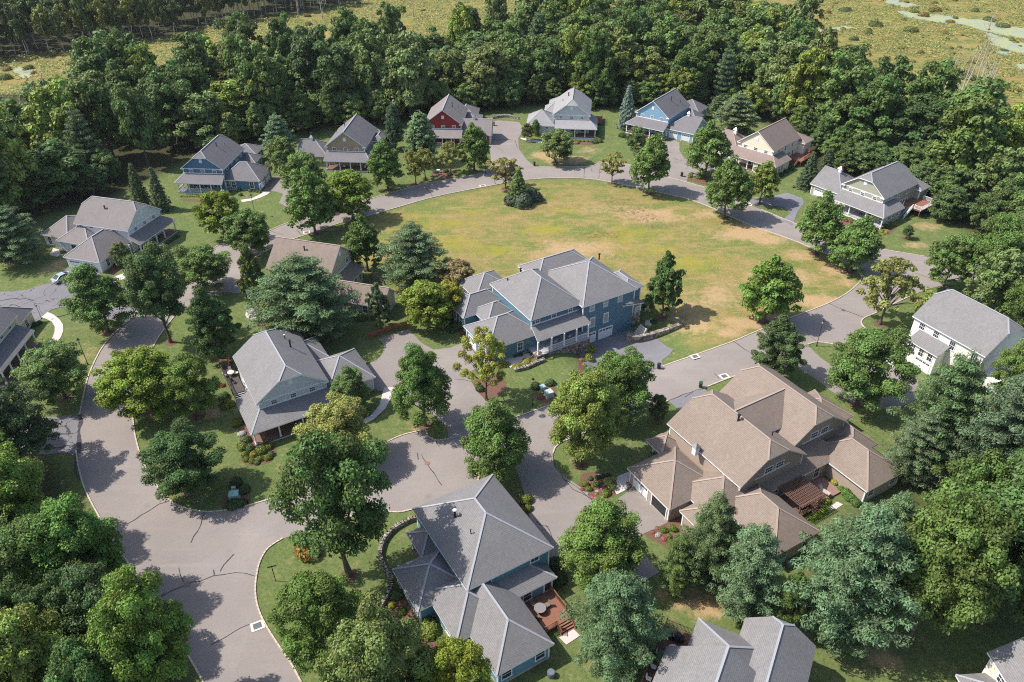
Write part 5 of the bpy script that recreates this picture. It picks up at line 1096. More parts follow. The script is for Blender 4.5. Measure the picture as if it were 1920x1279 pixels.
belt([(-80,480),(10,420),(60,392),(180,366),(240,345),(245,325),(180,345),(60,370),(-80,440)],6.5,23,(7,12),(3.5,5),[(.05,.085,.035,30,None,'dark tree'),(.075,.12,.045,20,None,'green tree')],lambda nm,px,py,k,hh:f'low {nm} along the lawn behind the white house at left',None,kinds=('forest',),maxn=40,nm='fringe_tree',hd=5.6)
belt([(1560,330),(1640,322),(1720,345),(1760,370),(1840,400),(2000,440),(2000,520),(1920,470),(1850,440),(1790,440),(1740,400),(1700,330)],6.5,12,(7.5,13),(3.2,5.2),[(.08,.125,.045,30,None,'green tree'),(.06,.10,.04,30,None,'dark tree'),(.12,.155,.05,14,None,'pale green tree')],lambda nm,px,py,k,hh:f"small {nm} among the bushes right of the sage green house",None,kinds=('round','forest'),maxn=26,nm='fringe_tree',hd=7)
# ---- far wood across the marsh: pale bare trunks with high thin crowns
FAR=[]
def farproto(i):
    rng=np.random.default_rng(900+i);rd=random.Random(i);cl=[]
    for k in range(26):
        z=rng.uniform(3.6,10);a=rng.uniform(0,6.28);r=rng.uniform(.2,2.6)*(1.15-abs(z-7.5)/5);cl.append((r*math.cos(a),r*math.sin(a),z,rng.uniform(.5,1.),1,.8))
    cl=np.array(cl);cnt=130;idx=np.repeat(np.arange(len(cl)),cnt);c=cl[idx];tot=len(idx);d=unit(rng.normal(size=(tot,3)));P=c[:,:3]+d*(c[:,3]*rng.uniform(.2,1,tot))[:,None]
    val=np.stack([rng.uniform(0,1,tot),rng.uniform(0,1,tot),rng.uniform(0,1,tot),np.ones(tot)],1)
    me=quads(P,unit(d+np.array([0,0,.5])+rng.normal(0,.4,(tot,3))),.2*rng.uniform(.6,1.2,tot),1.2,rng,'crown',val)
    mb=MB();x=y=0;pts=[]
    for j in range(8):pts.append((x,y,9.4*j/7));x+=rd.uniform(-.25,.25);y+=rd.uniform(-.2,.2)
    mb.tube(pts,[.13-.014*j for j in range(8)],5)
    for c in cl[:9]:
        z0=c[2]-rd.uniform(.8,1.8);k=int(min(6,z0/9.4*7));p=Vector(pts[k]);p.z=z0;mb.tube([p,Vector(c[:3])],[.05,.02],4,cap=False)
    o=mb.build('trunk',BARKP);t=o.data;bpy.data.objects.remove(o);return me,t
FP=[farproto(i) for i in range(4)]
rd=random.Random(77);P=W([(-120,138),(0,112),(130,97),(270,79),(350,62),(420,46),(520,30),(640,12),(640,-6),(520,5),(350,32),(270,46),(130,62),(0,75),(-120,95)]);pts=[];q=0
while q<20000 and len(pts)<150:
    q+=1;x=rd.uniform(min(p[0] for p in P),max(p[0] for p in P));y=rd.uniform(min(p[1] for p in P),max(p[1] for p in P))
    if inpoly(x,y,P) and all((x-a)**2+(y-b)**2>4.3**2 for a,b in pts):pts.append((x,y))
for x,y in pts:
    px,py=Pj(x,y,0);me,t=FP[rd.randrange(4)];front=py>(112-.155*px)-12
    r=empty('swamp_tree',(x,y,-.05),rd.uniform(0,6.3));hh=rd.uniform(15,21);r.scale=(rd.uniform(1.1,1.7),)*2+(hh/10,);r.rotation_euler=(rd.uniform(-.07,.07),rd.uniform(-.09,.09),rd.uniform(0,6))
    cc=rd.choice([(.06,.09,.04),(.075,.10,.045),(.15,.16,.05),(.05,.075,.035)]);yl=cc[0]>.1
    tag(r,f"{'yellowing' if yl else 'dark green'} {'tall' if hh>18 else 'shorter'} pale-trunked tree {'on the marsh edge' if front else 'inside'} of the far wood, {'far left' if px<160 else 'left part' if px<320 else 'middle part' if px<470 else 'right end'}",'tree','pale-trunked trees of the far wood')
    o=bpy.data.objects.new('crown',me);col.objects.link(o);o.parent=r;o.color=(cc[0]*1.35,cc[1]*1.35,cc[2],1)
    o=bpy.data.objects.new('trunk',t);col.objects.link(o);o.parent=r
# denser dark trees behind them
belt([(-200,90),(0,80),(200,60),(330,40),(500,6),(640,-6),(640,-30),(-200,-10)],8.5,31,(15,19),(5,7),[(.05,.085,.035,1,None,'dark tree'),(.065,.1,.04,1,None,'green tree')],lambda nm,px,py,k,hh:f"{nm} in the depth of the far wood, {'far left' if px<160 else 'middle' if px<330 else 'right end'}",None,maxn=46,nm='far_tree')
# ---- dead trees in the marsh at right
def snag(px,py,hh,sd,label):
    rd=random.Random(sd);X,Y=G(px,py);mb=MB();r=empty('dead_tree',(X,Y,-.1),rd.uniform(0,6));tag(r,label,'dead tree','bare dead trees in the marsh')
    x=y=0;lx=rd.uniform(-.12,.12);pts=[]
    for j in range(7):pts.append((x,y,hh*j/6));x+=lx*hh/6+rd.uniform(-.15,.15);y+=rd.uniform(-.15,.15)
    mb.tube(pts,[.3-.038*j for j in range(7)],6);mb.build('trunk',BARKP,r);b=MB()
    for k in range(9):
        i=rd.randrange(2,6);p=Vector(pts[i]);a=rd.uniform(0,6.28);l=rd.uniform(1.,3.);m=p+Vector((math.cos(a)*l*.6,math.sin(a)*l*.6,l*.5));e=m+Vector((math.cos(a)*l*.3,math.sin(a)*l*.3,l*.8));b.tube([p,m,e],[.08,.055,.02],5,cap=False)
    b.build('limbs',BARKP,r)
for i,(a,b,c,l) in enumerate([(1778,215,12,'leftmost'),(1790,222,15,'forked'),(1803,195,14,'tall straight'),(1817,205,17,'tallest'),(1826,228,13,'leaning'),(1838,212,15,'slender'),(1848,200,10,'short'),(1772,180,11,'pale rear'),(1812,240,9,'low front'),(1832,180,12,'rear grey')]):snag(a,b-14,c*1.3,i,f'{l} bare bleached dead tree of the cluster standing in the upper right marsh')
snag(1848,70,9,44,'single dead tree by the pale water at upper right');snag(775,32,10,45,'single thin dead tree in the green reeds at upper middle')
for i,a in enumerate((520,560,605)):snag(a,28+i*4,8,60+i,f"{['left','middle','right'][i]} one of three thin dead poles at the marsh edge near the far wood")
# ---------------------------------------------------------------- shrubs
def shrubmesh(seed,n=900,flat=1.,flower=None,leaf=.11):
    rng=np.random.default_rng(seed);d=unit(rng.normal(size=(n,3)));d[:,2]=np.abs(d[:,2]);lob=unit(rng.normal(size=(6,3)));lob[:,2]=np.abs(lob[:,2])
    k=1+(np.maximum(0,d@lob.T)**4).sum(1)*.16;r=k*rng.uniform(.8,1,n);P=d*r[:,None]*np.array([1,1,flat]);P[:,2]+=.12
    val=np.stack([rng.uniform(.1,.9,n),rng.uniform(0,1,n),rng.uniform(0,1,n),np.ones(n)],1)
    return quads(P,unit(d+rng.normal(0,.35,(n,3))),leaf*rng.uniform(.6,1.25,n),1.2,rng,'shrub',val)
SH=[shrubmesh(i) for i in range(4)]+[shrubmesh(9,1100,.8,leaf=.14)]
NS=0
TG=(.15,.19,.035);TD=(.055,.095,.03);TGY=(.26,.25,.035);TO=(.28,.2,.05);TP=(.42,.42,.40);TPK=(.55,.12,.25);TR=(.28,.09,.08);TW=(.09,.14,.05)
def shrub(x,y,r,colr,label,h=1.,group=None,name='shrub',cat='shrub',z=None):
    global NS;NS+=1;rd=random.Random(NS*13);o=bpy.data.objects.new(name,SH[NS%5]);col.objects.link(o);o.location=(x,y,(terr(x,y) if z is None else z)-.03);o.rotation_euler=(0,0,rd.uniform(0,6.3));o.scale=(r,r*rd.uniform(.85,1.1),r*h);o.color=(*colr,1)
    tag(o,label,cat,group or label);return o
MULB=MB()
def mulch(P,sm=True):
    w=W(P);w=catmull(w,True,4) if sm else w;sheet(MULB,w,.022)
def mulchc(x,y,r,seed=0):
    rd=random.Random(int(x*7+y*13)+seed);n=12;P=[(x+math.cos(6.283*i/n)*r*rd.uniform(.85,1.15),y+math.sin(6.283*i/n)*r*rd.uniform(.85,1.15)) for i in range(n)];MULB.poly([(a,b,terr(a,b)+.024) for a,b in P])
for (x,y,r) in TREES[:50]+TREES[78:84]: mulchc(x,y,1.15 if r>3 else .9)
Z3=lambda x0,y0,s,pts:[(x0+a/s,y0+b/s) for a,b in pts]
def shr(zoom,items,lab):
    x0,y0,s=zoom
    for it in items:
        a,b,w,c=it[:4];X,Y=G(x0+a/s,y0+b/s);r=w/s/2*mpp(X,Y);shrub(X,Y,r,c,lab if len(it)<6 else it[5],it[4] if len(it)>4 else 1.)
# the bed of the clipped-gable house
z=(400,590,4.41)
mulch(Z3(*z,[(190,850),(215,1000),(225,1130),(235,1210),(290,1245),(380,1245),(480,1215),(520,1130),(500,1060),(370,1110),(330,1000),(260,860),(225,800)]))
shr(z,[(245,1105,85,TG),(305,1115,75,TW),(260,1160,60,TG),(335,1165,70,TGY),(275,1205,62,TG),(320,1220,58,TG),(393,1200,60,TG),(365,1228,50,TW),(400,1135,90,TG),(455,1105,80,TG),(450,1195,60,TG),(480,1160,55,TW),(270,1045,85,TW),(240,985,70,TP,.7)],'clipped round shrub in the bed round the porch corner of the clipped-gable house')
shr(z,[(205,905,95,TG,.9),(135,750,90,TG),(90,690,90,TW),(75,745,60,TW),(95,770,60,TG),(75,580,40,TP,.8)],'shrub along the left deck side of the clipped-gable house')
# foreground blue house beds
z=(640,852,3)
mulch(Z3(*z,[(200,880),(230,830),(300,760),(370,800),(430,940),(560,1080),(640,1130),(560,1150),(480,1070),(430,1060),(350,1010),(340,930),(240,960),(190,940),(90,960),(110,880)]))
shr(z,[(155,890,80,TW),(225,890,50,TGY),(260,905,45,TO,.6),(280,850,40,TGY),(320,800,70,TW),(340,890,60,TG,.7),(395,975,85,TG,.8),(500,1000,125,TG,.8),(570,1060,60,TG),(600,1110,60,TGY,.8),(420,1035,60,TW,.7),(215,930,40,TG,.7),(190,945,40,TG,.6),(130,865,40,TO,.6),(290,780,40,TG)],'shrub in the curved bed along the left wall of the blue hip-roofed house')
z=(730,870,4.918);mulch(Z3(*z,[(1190,300),(1330,310),(1350,400),(1330,470),(1260,480),(1200,380)]))
shr(z,[(1265,350,115,TG),(1275,425,85,TG),(1215,300,50,TGY)],'rounded yellow-green shrub beside the drive behind the blue hip roof')
shr((640,852,3),[(1225,700,90,TD),(1200,620,90,TD)],'dark shrub at the deck corner of the blue hip-roofed house')
# brown house front garden
z=(1080,870,6.73)
mulch(Z3(*z,[(0,300),(40,240),(80,130),(230,100),(420,130),(520,180),(490,330),(500,390),(340,460),(220,475),(110,430)]));mulch(Z3(*z,[(860,885),(1000,800),(1100,740),(1290,660),(1400,720),(1420,850),(1300,1000),(1190,1080),(1050,1000)]));mulch(Z3(*z,[(625,240),(690,220),(690,300),(640,320)]))
for it in [(115,260,95,TG,1,'olive shrub at the drive edge of the front garden of the brown house'),(168,325,80,TG,1,'smaller round shrub on bark in the front garden of the brown house'),(262,262,85,(.13,.22,.06),1.1,'fresh green shrub in the middle of the front garden of the brown house'),(375,385,120,TG,1,'largest clipped shrub at the drive tip of the brown house garden'),(395,225,120,(.36,.38,.10),.6,'variegated yellow-white hosta beside the walk'),(455,300,110,(.36,.38,.10),.6,'lower variegated yellow-white hosta beside the walk'),(480,190,70,(.32,.36,.10),.6,'small variegated plant at the top of the walk'),(140,375,48,TP,.6,'white flowers near the drive seam'),(268,342,50,TP,.6,'white flowers beside the fresh green shrub'),(210,422,52,TPK,.6,'bright pink flower clump at the tip of the garden bed'),(325,318,34,TPK,.7,'pink flower clump beside the hostas'),(183,240,30,TPK,.7,'small pink flowers at the back of the bed'),(80,328,50,TR,.7,'rust-coloured low plant by the seam'),(208,292,36,TR,.7,'rust-brown low plant between two shrubs'),(300,135,50,TP,.6,'white flowers at the shaded end of the bed'),(270,180,70,TD,1,'dark shrub at the shaded end of the bed'),(180,190,70,TW,1,'olive shrub at the shaded end of the bed'),(335,160,60,TD,1,'second dark shrub at the shaded end of the bed'),(395,150,60,TD,1,'third dark shrub at the shaded end of the bed'),(255,380,50,TO,.6,'ochre low plant in the garden bed'),
  (1100,845,95,TG,1,'round shrub nearest the open garage of the brown house'),(1225,830,110,(.12,.2,.03),1,'bright green shrub by the garage corner'),(1170,915,75,TG,1,'middle round shrub of the bed by the garage corner'),(1190,1000,90,(.11,.18,.03),1.1,'tall green shrub at the lawn end of the garage bed'),(1330,910,70,TG,1,'round shrub half under the dark pine'),(1035,900,80,TP,.6,'white flower clump in the garage bed'),(1105,945,75,(.4,.12,.13),.6,'red flower clump in the garage bed'),(970,865,60,(.3,.1,.09),.6,'dark red flower clump at the drive edge of the garage bed'),(1025,815,60,(.3,.15,.12),.6,'reddish plant at the top of the garage bed'),(655,245,40,(.4,.15,.1),.8,'red flowers left of the white garage door'),(658,275,45,TP,.8,'white flowers left of the white garage door')]:
    shr(z,[it[:5]+(it[5],)],'')
z=(1380,670,3.118)
shr(z,[(610,775,40,(.13,.23,.04),1.3),(640,800,60,(.11,.2,.04),1.2),(670,830,60,(.09,.17,.04),1.2),(700,860,55,(.09,.17,.04),1.2)],'hedge shrub along the patio wing wall of the brown house')
shr(z,[(530,850,45,(.2,.27,.04)),(510,900,55,(.19,.27,.03),.8),(470,930,55,(.19,.27,.03),.8),(435,950,45,(.19,.27,.03),.8)],'bright low box shrub in front of the pergola')
shr(z,[(575,735,45,(.36,.32,.06))],'yellow-leaved bush on the patio of the brown house')
# large blue house
z=(1000,450,5.117)
mulch(Z3(*z,[(420,1050),(560,960),(600,1080),(570,1140),(510,1180),(490,1279),(440,1279),(430,1170)]));mulch(Z3(640,426,3,[(745,870),(830,820),(920,860),(915,930),(850,960),(790,950)]))
shr(z,[(530,1060,110,(.24,.3,.035),.9,'bright yellow-green shrub beside the basement garage')],'');shr(z,[(533,1150,95,(.2,.24,.04))],'yellow-green box shrub below the bright one by the basement garage')
shr(z,[(460,1155,50,TO,.8),(480,1200,50,TO,.7)],'ochre low shrub in the bed left of the dark asphalt drive')
shr(z,[(960,780,90,TD,1.),(1040,730,80,TD,1.),(1100,850,60,TGY,.7),(1150,790,60,TD,.8),(1060,840,50,TD,.7)],'shrub behind the stone retaining wall of the large blue house')
z=(820,450,5.115);shr(z,[(195,850,105,(.07,.13,.035),1.2),(140,880,70,TW),(110,770,90,TW),(245,900,50,TR,.7)],'shrub at the garage corner of the large blue house');shr(z,[(790,1100,60,TD),(740,1115,50,TD),(850,1160,80,TGY,.4),(760,1210,80,TGY,.4)],'low shrub along the plinth walk of the large blue house')
z=(640,426,3);shr(z,[(1175,880,55,TW),(1125,930,40,TG,.7),(1095,905,55,TD),(1120,960,40,TR,.5),(780,915,45,TD),(765,885,30,TGY)],'shrub beside the green utility boxes')
mulch(Z3(*z,[(1085,930),(1120,890),(1200,900),(1200,960),(1130,990)]))
shr(z,[(120,515,60,(.12,.19,.04)),(165,515,50,TW),(100,500,40,(.16,.24,.04))],'shrub at the foot of the brown garage wing wall')
# upper houses
z=(310,240,7.99);mulch(Z3(*z,[(210,1060),(400,1065),(600,1090),(600,1140),(500,1110),(260,1090)]))
for i in range(9):shr(z,[(240+i*32,1030,44,(.15,.25,.03),.8)],'clipped light green hedge shrub along the porch of the slate blue house')
shr(z,[(562,1040,105,(.2,.24,.06))],'round pale shrub at the porch end of the slate blue house');shr(z,[(1215,915,48,TG),(1270,950,65,TG),(1325,955,42,TG),(1375,960,42,TG),(1415,970,45,TG),(1130,1010,70,TW),(1110,945,60,TD),(1185,1025,30,(.45,.08,.05),.6)],'small round shrub before the garage wing of the slate blue house')
z=(960,140,7.99);mulch(Z3(*z,[(800,1000),(1000,1010),(1200,1010),(1250,1050),(1180,1050),(1000,1050),(860,1050)]))
shr(z,[(895,1000,50,TG),(955,1000,50,TG),(1010,1005,50,TG),(1070,1005,50,TG),(1130,1005,50,TG),(1190,1005,50,TG)],'small round green shrub in the row before the pale grey porch')
shr(z,[(970,1030,70,TO,.8),(865,1020,60,TO,.8),(890,1050,55,TO,.8),(830,985,50,TO,.8)],'orange-tinted shrub before the pale grey porch')
shr(z,[(1240,1020,90,TW),(1310,1010,90,(.14,.16,.04)),(1270,970,60,TG)],'large shrub at the right porch corner of the pale grey house')
shr(z,[(445,870,70,TG),(380,900,60,(.2,.12,.05)),(330,905,60,(.36,.3,.03),.8),(290,905,60,(.36,.3,.03),.8),(275,870,40,(.36,.3,.03))],'shrub before the pale grey garage wall')
shr(z,[(1300,720,75,TD,1.3),(1270,830,60,TD,1.3),(1275,890,60,TD,1.2)],'dark shrub on the right side of the pale grey house')
shr(z,[(1660,930,110,TD,.9),(1715,945,60,TD),(1780,950,60,TG,.7)],'dark shrub at the porch corner of the light blue house')
z=(1520,290,7.99);mulch(Z3(*z,[(350,1020),(500,960),(640,1000),(900,1110),(1130,1200),(1240,1150),(1290,1060),(1180,1130),(1000,1220),(900,1190),(700,1060),(420,1080)]))
shr(z,[(575,975,80,TG),(530,1000,60,TR),(600,1010,70,(.25,.13,.09)),(500,960,50,TGY)],'shrub in the red-tinted bed before the sage porch')
shr(z,[(960,1130,100,TG,.7),(1050,1150,80,(.24,.26,.04),.8),(1230,1060,95,TG,.9),(1110,1090,100,TD,1.),(1180,1110,60,TD)],'green shrub at the right porch corner of the sage house')
shr(z,[(950,1180,70,(.32,.24,.04),.7),(1020,1200,60,(.34,.26,.04),.7),(1080,1195,60,(.34,.25,.04),.7),(1130,1170,60,(.34,.26,.04),.7)],'golden low shrub before the sage porch corner')
z=(1320,200,7.99);shr(z,[(1085,1100,90,TG),(1150,1030,90,TD),(1230,980,90,TD),(1300,950,80,TD)],'shrub along the side wall of the cream house')
z=(1280,0,3);shr(z,[(46,993,36,TG),(94,1003,36,TG)],'round shrub flanking the small utility box by the cream house drive');mulch(Z3(*z,[(15,1005),(60,980),(130,995),(135,1040),(60,1020)]))
z=(640,0,3);shr(z,[(535,972,30,TD),(588,968,32,TD),(610,985,30,TD)],'dark shrub beside the white boxes on the upper verge');mulch(Z3(*z,[(515,960),(620,955),(620,1000),(520,995)]))
z=(70,350,7.104);mulch(Z3(*z,[(940,1080),(1100,1010),(1290,930),(1380,1000),(1300,1070),(1160,1060),(1010,1180)]))
shr(z,[(1200,925,110,TD,1.1),(1240,980,70,TD),(1355,955,55,TG,.8),(1100,1020,60,TR,.4),(960,1060,60,TD),(1030,1045,50,TD)],'shrub in the bed right of the white garage')
for i in range(9):shr(z,[(1560+i*38,885-i*27,52,TD,.8)],'dark hedge shrub along the east porch of the white house')
z=(0,560,7.99);shr(z,[(530,400,90,TD,.9),(600,370,80,TD,.9),(500,420,60,TD,.8)],'dark green shrub at the walk of the yellow house')
for i in range(8):shr(z,[(60+i*40,1190-i*22 if i<5 else 1090-(i-5)*60,75,TD,.9)],'dark hedge shrub along the tall-posted porch at the left edge')
z=(0,426,3);shr(z,[(1455,525,34,(.22,.26,.03))],'yellow-green round shrub on the little round patio');shr(z,[(1430,475,60,TP,.6),(1500,510,50,TP,.5)],'pale flowering shrub round the little round patio')
mulch(Z3(*z,[(1430,540),(1460,525),(1500,560),(1480,575)]))
X,Y=G(1743,590);shrub(X,Y,2.5,(.15,.24,.035),'large rounded lime-green shrub at the left gable of the ivory house',1.25)
z=(1640,530,5.56);shr(z,[(270,790,75,(.22,.16,.06),1.1,'orange-tinted shrub before the ivory garage')],'');shr(z,[(230,820,50,(.2,.3,.04),.4),(90,760,50,TD,.6),(60,770,40,TG,.5)],'low plant by the steps of the ivory house')
z=(0,852,2.995);mulch(Z3(*z,[(1700,560),(1750,535),(1810,540),(1800,580),(1740,590)]))
X,Y=G(580,1037);shrub(X,Y,1.45,(.30,.2,.05),'orange-tinged round shrub alone on the front lawn near the junction',1.3)
mulch(Z3(*z,[(1240,270),(1280,220),(1330,200),(1400,210),(1390,270),(1330,300),(1260,305)]));shr(z,[(1330,170,70,TD),(1310,285,80,TD,.6),(1350,280,70,TD,.6),(1370,200,70,TD)],'dark shrub round the green utility box at the corner island')
# island shrub group on the meadow
tree('spruce',972,379,313,48,(.09,.14,.05),'pointed shaggy evergreen standing on the upper meadow edge','tree','evergreen_tree')
for a,b,w,l in((962,381,34,'left'),(982,384,40,'middle'),(1000,374,34,'right')):
    X,Y=G(a,b);shrub(X,Y,w/2*mpp(X,Y),(.075,.105,.065),f'{l} one of the grey-green junipers at the foot of the pointed evergreen',.95,name='juniper')
tag(MULB.build('mulch_bed',MULCH),kind='structure')
# marsh shrubs, counted one by one, and the ground vegetation between them
rd=random.Random(5);PW=W([(1500,-20),(2100,-20),(2100,300),(1900,300),(1760,200),(1600,130),(1500,60)]);k=0
cols_=[((.14,.17,.045),'green'),((.22,.17,.05),'rust-orange'),((.11,.145,.05),'dark green'),((.24,.23,.06),'straw-yellow')]
while k<170:
    x=rd.uniform(min(p[0] for p in PW),max(p[0] for p in PW));y=rd.uniform(min(p[1] for p in PW),max(p[1] for p in PW))
    if not inpoly(x,y,PW):continue
    k+=1;c=cols_[rd.choices(range(4),[5,4,5,3])[0]];px,py=Pj(x,y,0)
    shrub(x,y,rd.choice([.7,1,1.4])*rd.uniform(.6,2.),c[0],f"{c[1]} bush in the open marsh at upper right, {'near the water' if py<90 else 'in the middle ground' if py<170 else 'close to the wood'}",rd.uniform(.4,.75),name='marsh_bush')
PW2=W([(0,120),(420,50),(700,0),(820,10),(700,60),(560,80),(420,120),(300,160),(0,185)]);k=0
while k<36:
    x=rd.uniform(min(p[0] for p in PW2),max(p[0] for p in PW2));y=rd.uniform(min(p[1] for p in PW2),max(p[1] for p in PW2))
    if not inpoly(x,y,PW2):continue
    k+=1;c=cols_[rd.choice([0,1,1,2])];shrub(x,y,rd.uniform(.8,2.),c[0],f"{c[1]} bush in the marsh strip at upper left",rd.uniform(.5,.8),name='marsh_bush')
rng=np.random.default_rng(3);n=120000
X=rng.uniform(-330,330,n*4);Y=rng.uniform(255,470,n*4);Pn=np.array(WET);ins=np.zeros(len(X),bool)
for q in range(len(Pn)):
    a=Pn[q];b=Pn[(q+1)%len(Pn)];cq=((a[1]>Y)!=(b[1]>Y));
    with np.errstate(divide='ignore',invalid='ignore'):ins^=cq&(X<(b[0]-a[0])*(Y-a[1])/(b[1]-a[1])+a[0])
for pd in ponds:
    pw=np.array(W(pd));ip=np.zeros(len(X),bool)
    for q in range(len(pw)):
        a=pw[q];b=pw[(q+1)%len(pw)];cq=((a[1]>Y)!=(b[1]>Y))
        with np.errstate(divide='ignore',invalid='ignore'):ip^=cq&(X<(b[0]-a[0])*(Y-a[1])/(b[1]-a[1])+a[0])
    ins&=~ip
nz=np.array([mn.noise((x*.06,y*.06,1.7))+.5*mn.noise((x*.2,y*.2,5.)) for x,y in zip(X[ins],Y[ins])]);X=X[ins];Y=Y[ins];sel=nz>-.28
X=X[sel][:n];Y=Y[sel][:n];nn=len(X)
P=np.stack([X,Y,rng.uniform(.1,.55,nn)],1);Nn=unit(np.stack([rng.normal(0,.35,nn),rng.normal(-.2,.35,nn),np.ones(nn)*.9],1))
val=np.stack([rng.uniform(0,1,nn),rng.uniform(0,1,nn),rng.uniform(0,1,nn),np.ones(nn)],1)
me=quads(P,Nn,rng.uniform(.14,.38,nn),1.4,rng,'marsh_grass',val);o=bpy.data.objects.new('marsh_grass',me);col.objects.link(o);o.color=(.23,.24,.07,1);tag(o,kind='stuff')
# ---------------------------------------------------------------- street furniture and small things
LG=plain('lantern_glass',(.62,.63,.62),.25,.05)
def lampproto():
    r=empty('street_lamp');m=MB();m.tube([(0,0,0),(0,0,.35),(0,0,.4),(0,0,1.2),(0,0,4.9)],[.13,.12,.075,.06,.045],8);m.tube([(0,0,4.85),(0,0,4.95)],[.11,.14],8);m.build('post',METAL,r)
    g=MB();g.tube([(0,0,4.95),(0,0,5.4)],[.13,.22],6);l=g.build('lantern',LG,r);c=MB();c.tube([(0,0,5.4),(0,0,5.45),(0,0,5.65),(0,0,5.8)],[.28,.27,.1,.03],6);c.build('lantern_cap',METAL,l);return r
LP=lampproto();used=False
def dup(o,parent=None):
    c=o.copy();col.objects.link(c)
    if parent is not None:c.parent=parent
    for ch in o.children:dup(ch,c)
    return c
for i,(px,py,lab) in enumerate([(165,684,'black lamp post with white lantern on the verge of the left road'),(1531,649,'black lamp post on the small lawn island before the ivory house'),(999,760,'black lamp post on the lawn before the large blue house, by the utility boxes'),(911,326,'black lamp post at the mouth of the red house court'),(479,405,'lamp post on the lawn below the slate blue house'),(1325,347,'lamp post beside the maple left of the cream house'),(1571,441,'lamp post before the sage green house porch'),(78,598,'lamp post at the start of the curved walk of the yellow house'),(382,371,'short lamp before the slate blue porch'),(975,950,'lamp post beside the shrubs behind the blue hip roof')]):
    r=LP if i==0 else dup(LP);X,Y=G(px,py);r.location=(X,Y,terr(X,Y));s={7:.55,8:.5,9:.45,6:.9}.get(i,1);r.scale=(max(s,.7),max(s,.7),s);tag(r,lab,'street lamp','black lantern lamp posts')
# sign-like post on the lower corner
X,Y=G(517,1089.5);r=empty('sign_post',(X,Y,0),.3);tag(r,'dark post with a small slanting street name board on the lower corner lawn','sign post');m=MB();m.tube([(0,0,0),(0,0,2.9)],.05,6);m.build('post',METAL,r);m=MB();m.box(-.55,.55,-.02,.02,2.75,2.95);m.build('sign_board',plain('dark_sign',(.03,.05,.04),.5),r)
m=MB();m.box(-.02,.02,-.5,.5,2.5,2.7);m.build('sign_board',plain('dark_sign',(.03,.05,.04)),r)
# bins
def bin_(px,py,c,lab,rz):
    X,Y=G(px,py);r=empty('wheeled_bin',(X,Y,terr(X,Y)+.06),rz);tag(r,lab,'wheeled bin');M_=plain('bin_plastic_'+lab.split()[0],c,.45,.1)
    m=MB();B=[(-.26,-.3),(.26,-.3),(.26,.3),(-.26,.3)];lo=[(x*.8,y*.8,.08) for x,y in B];hi=[(x*1.1,y*1.15,1.) for x,y in B];m.poly(lo[::-1]);m.poly(hi)
    for i in range(4):m.poly([lo[i],lo[(i+1)%4],hi[(i+1)%4],hi[i]])
    m.build('body',M_,r);m=MB();m.box(-.32,.32,-.4,.36,1.,1.06);m.box(-.3,.3,-.34,.3,1.06,1.1);m.bar((-.25,.42,1.),(.25,.42,1.),.05,.05);m.build('lid',M_,r)
    for s in(-1,1):
        m=MB();m.tube([(s*.24,.26,.12),(s*.31,.26,.12)],.13,10);m.build('wheel',METAL,r)
bin_(1235,692,(.025,.027,.032),'black wheeled bin at the mouth of the dark asphalt drive',-.4);bin_(1313,727,(.03,.075,.045),'green wheeled bin at the kerb above the brown roof',-.3)
bin_(1002,311,(.03,.03,.035),'dark bin by the mouth of the red house court',0);bin_(926,236,(.03,.03,.035),'dark bin against the red garage wall',0);bin_(1278,331,(.03,.045,.04),'bin at the mouth of the light blue house drive',0)
# utility boxes
def ubox(px,py,w,d,hh,rz,lab,c=(.20,.30,.25)):
    X,Y=G(px,py);r=empty('utility_box',(X,Y,terr(X,Y)),rz);tag(r,lab,'utility box');M_=plain('utility_green_'+str(c[0]),c,.5,.08)
    m=MB();m.box(-w/2,w/2,-d/2,d/2,.05,hh);m.box(-w/2+.05,w/2-.05,-d/2-.02,-d/2,.1,hh-.06);m.build('cabinet',M_,r);m=MB();m.box(-w/2-.04,w/2+.04,-d/2-.05,d/2+.04,hh,hh+.06);m.build('lid',M_,r);m=MB();m.box(-w/2-.15,w/2+.15,-d/2-.15,d/2+.15,-.1,.05);m.build('pad',CONC,r)
ubox(1029,742,1.2,1.1,.9,.5,'larger pale green utility box on the lawn before the large blue house',(.38,.47,.43));ubox(1017,731,.8,.8,.8,.5,'smaller blue-grey utility box behind the larger one',(.3,.42,.5))
ubox(440,933,1.3,1.1,.85,.2,'pale green utility box on the corner island above the junction',(.33,.5,.45));ubox(439,918,.5,.4,.5,.2,'little white box behind the corner utility box',(.6,.62,.62))
ubox(1302,333,.8,.7,.7,0,'grey-green utility box between two round shrubs',(.35,.4,.38));ubox(822,324,.8,.7,.8,0,'white utility box on the upper verge below the red house',(.6,.6,.58))
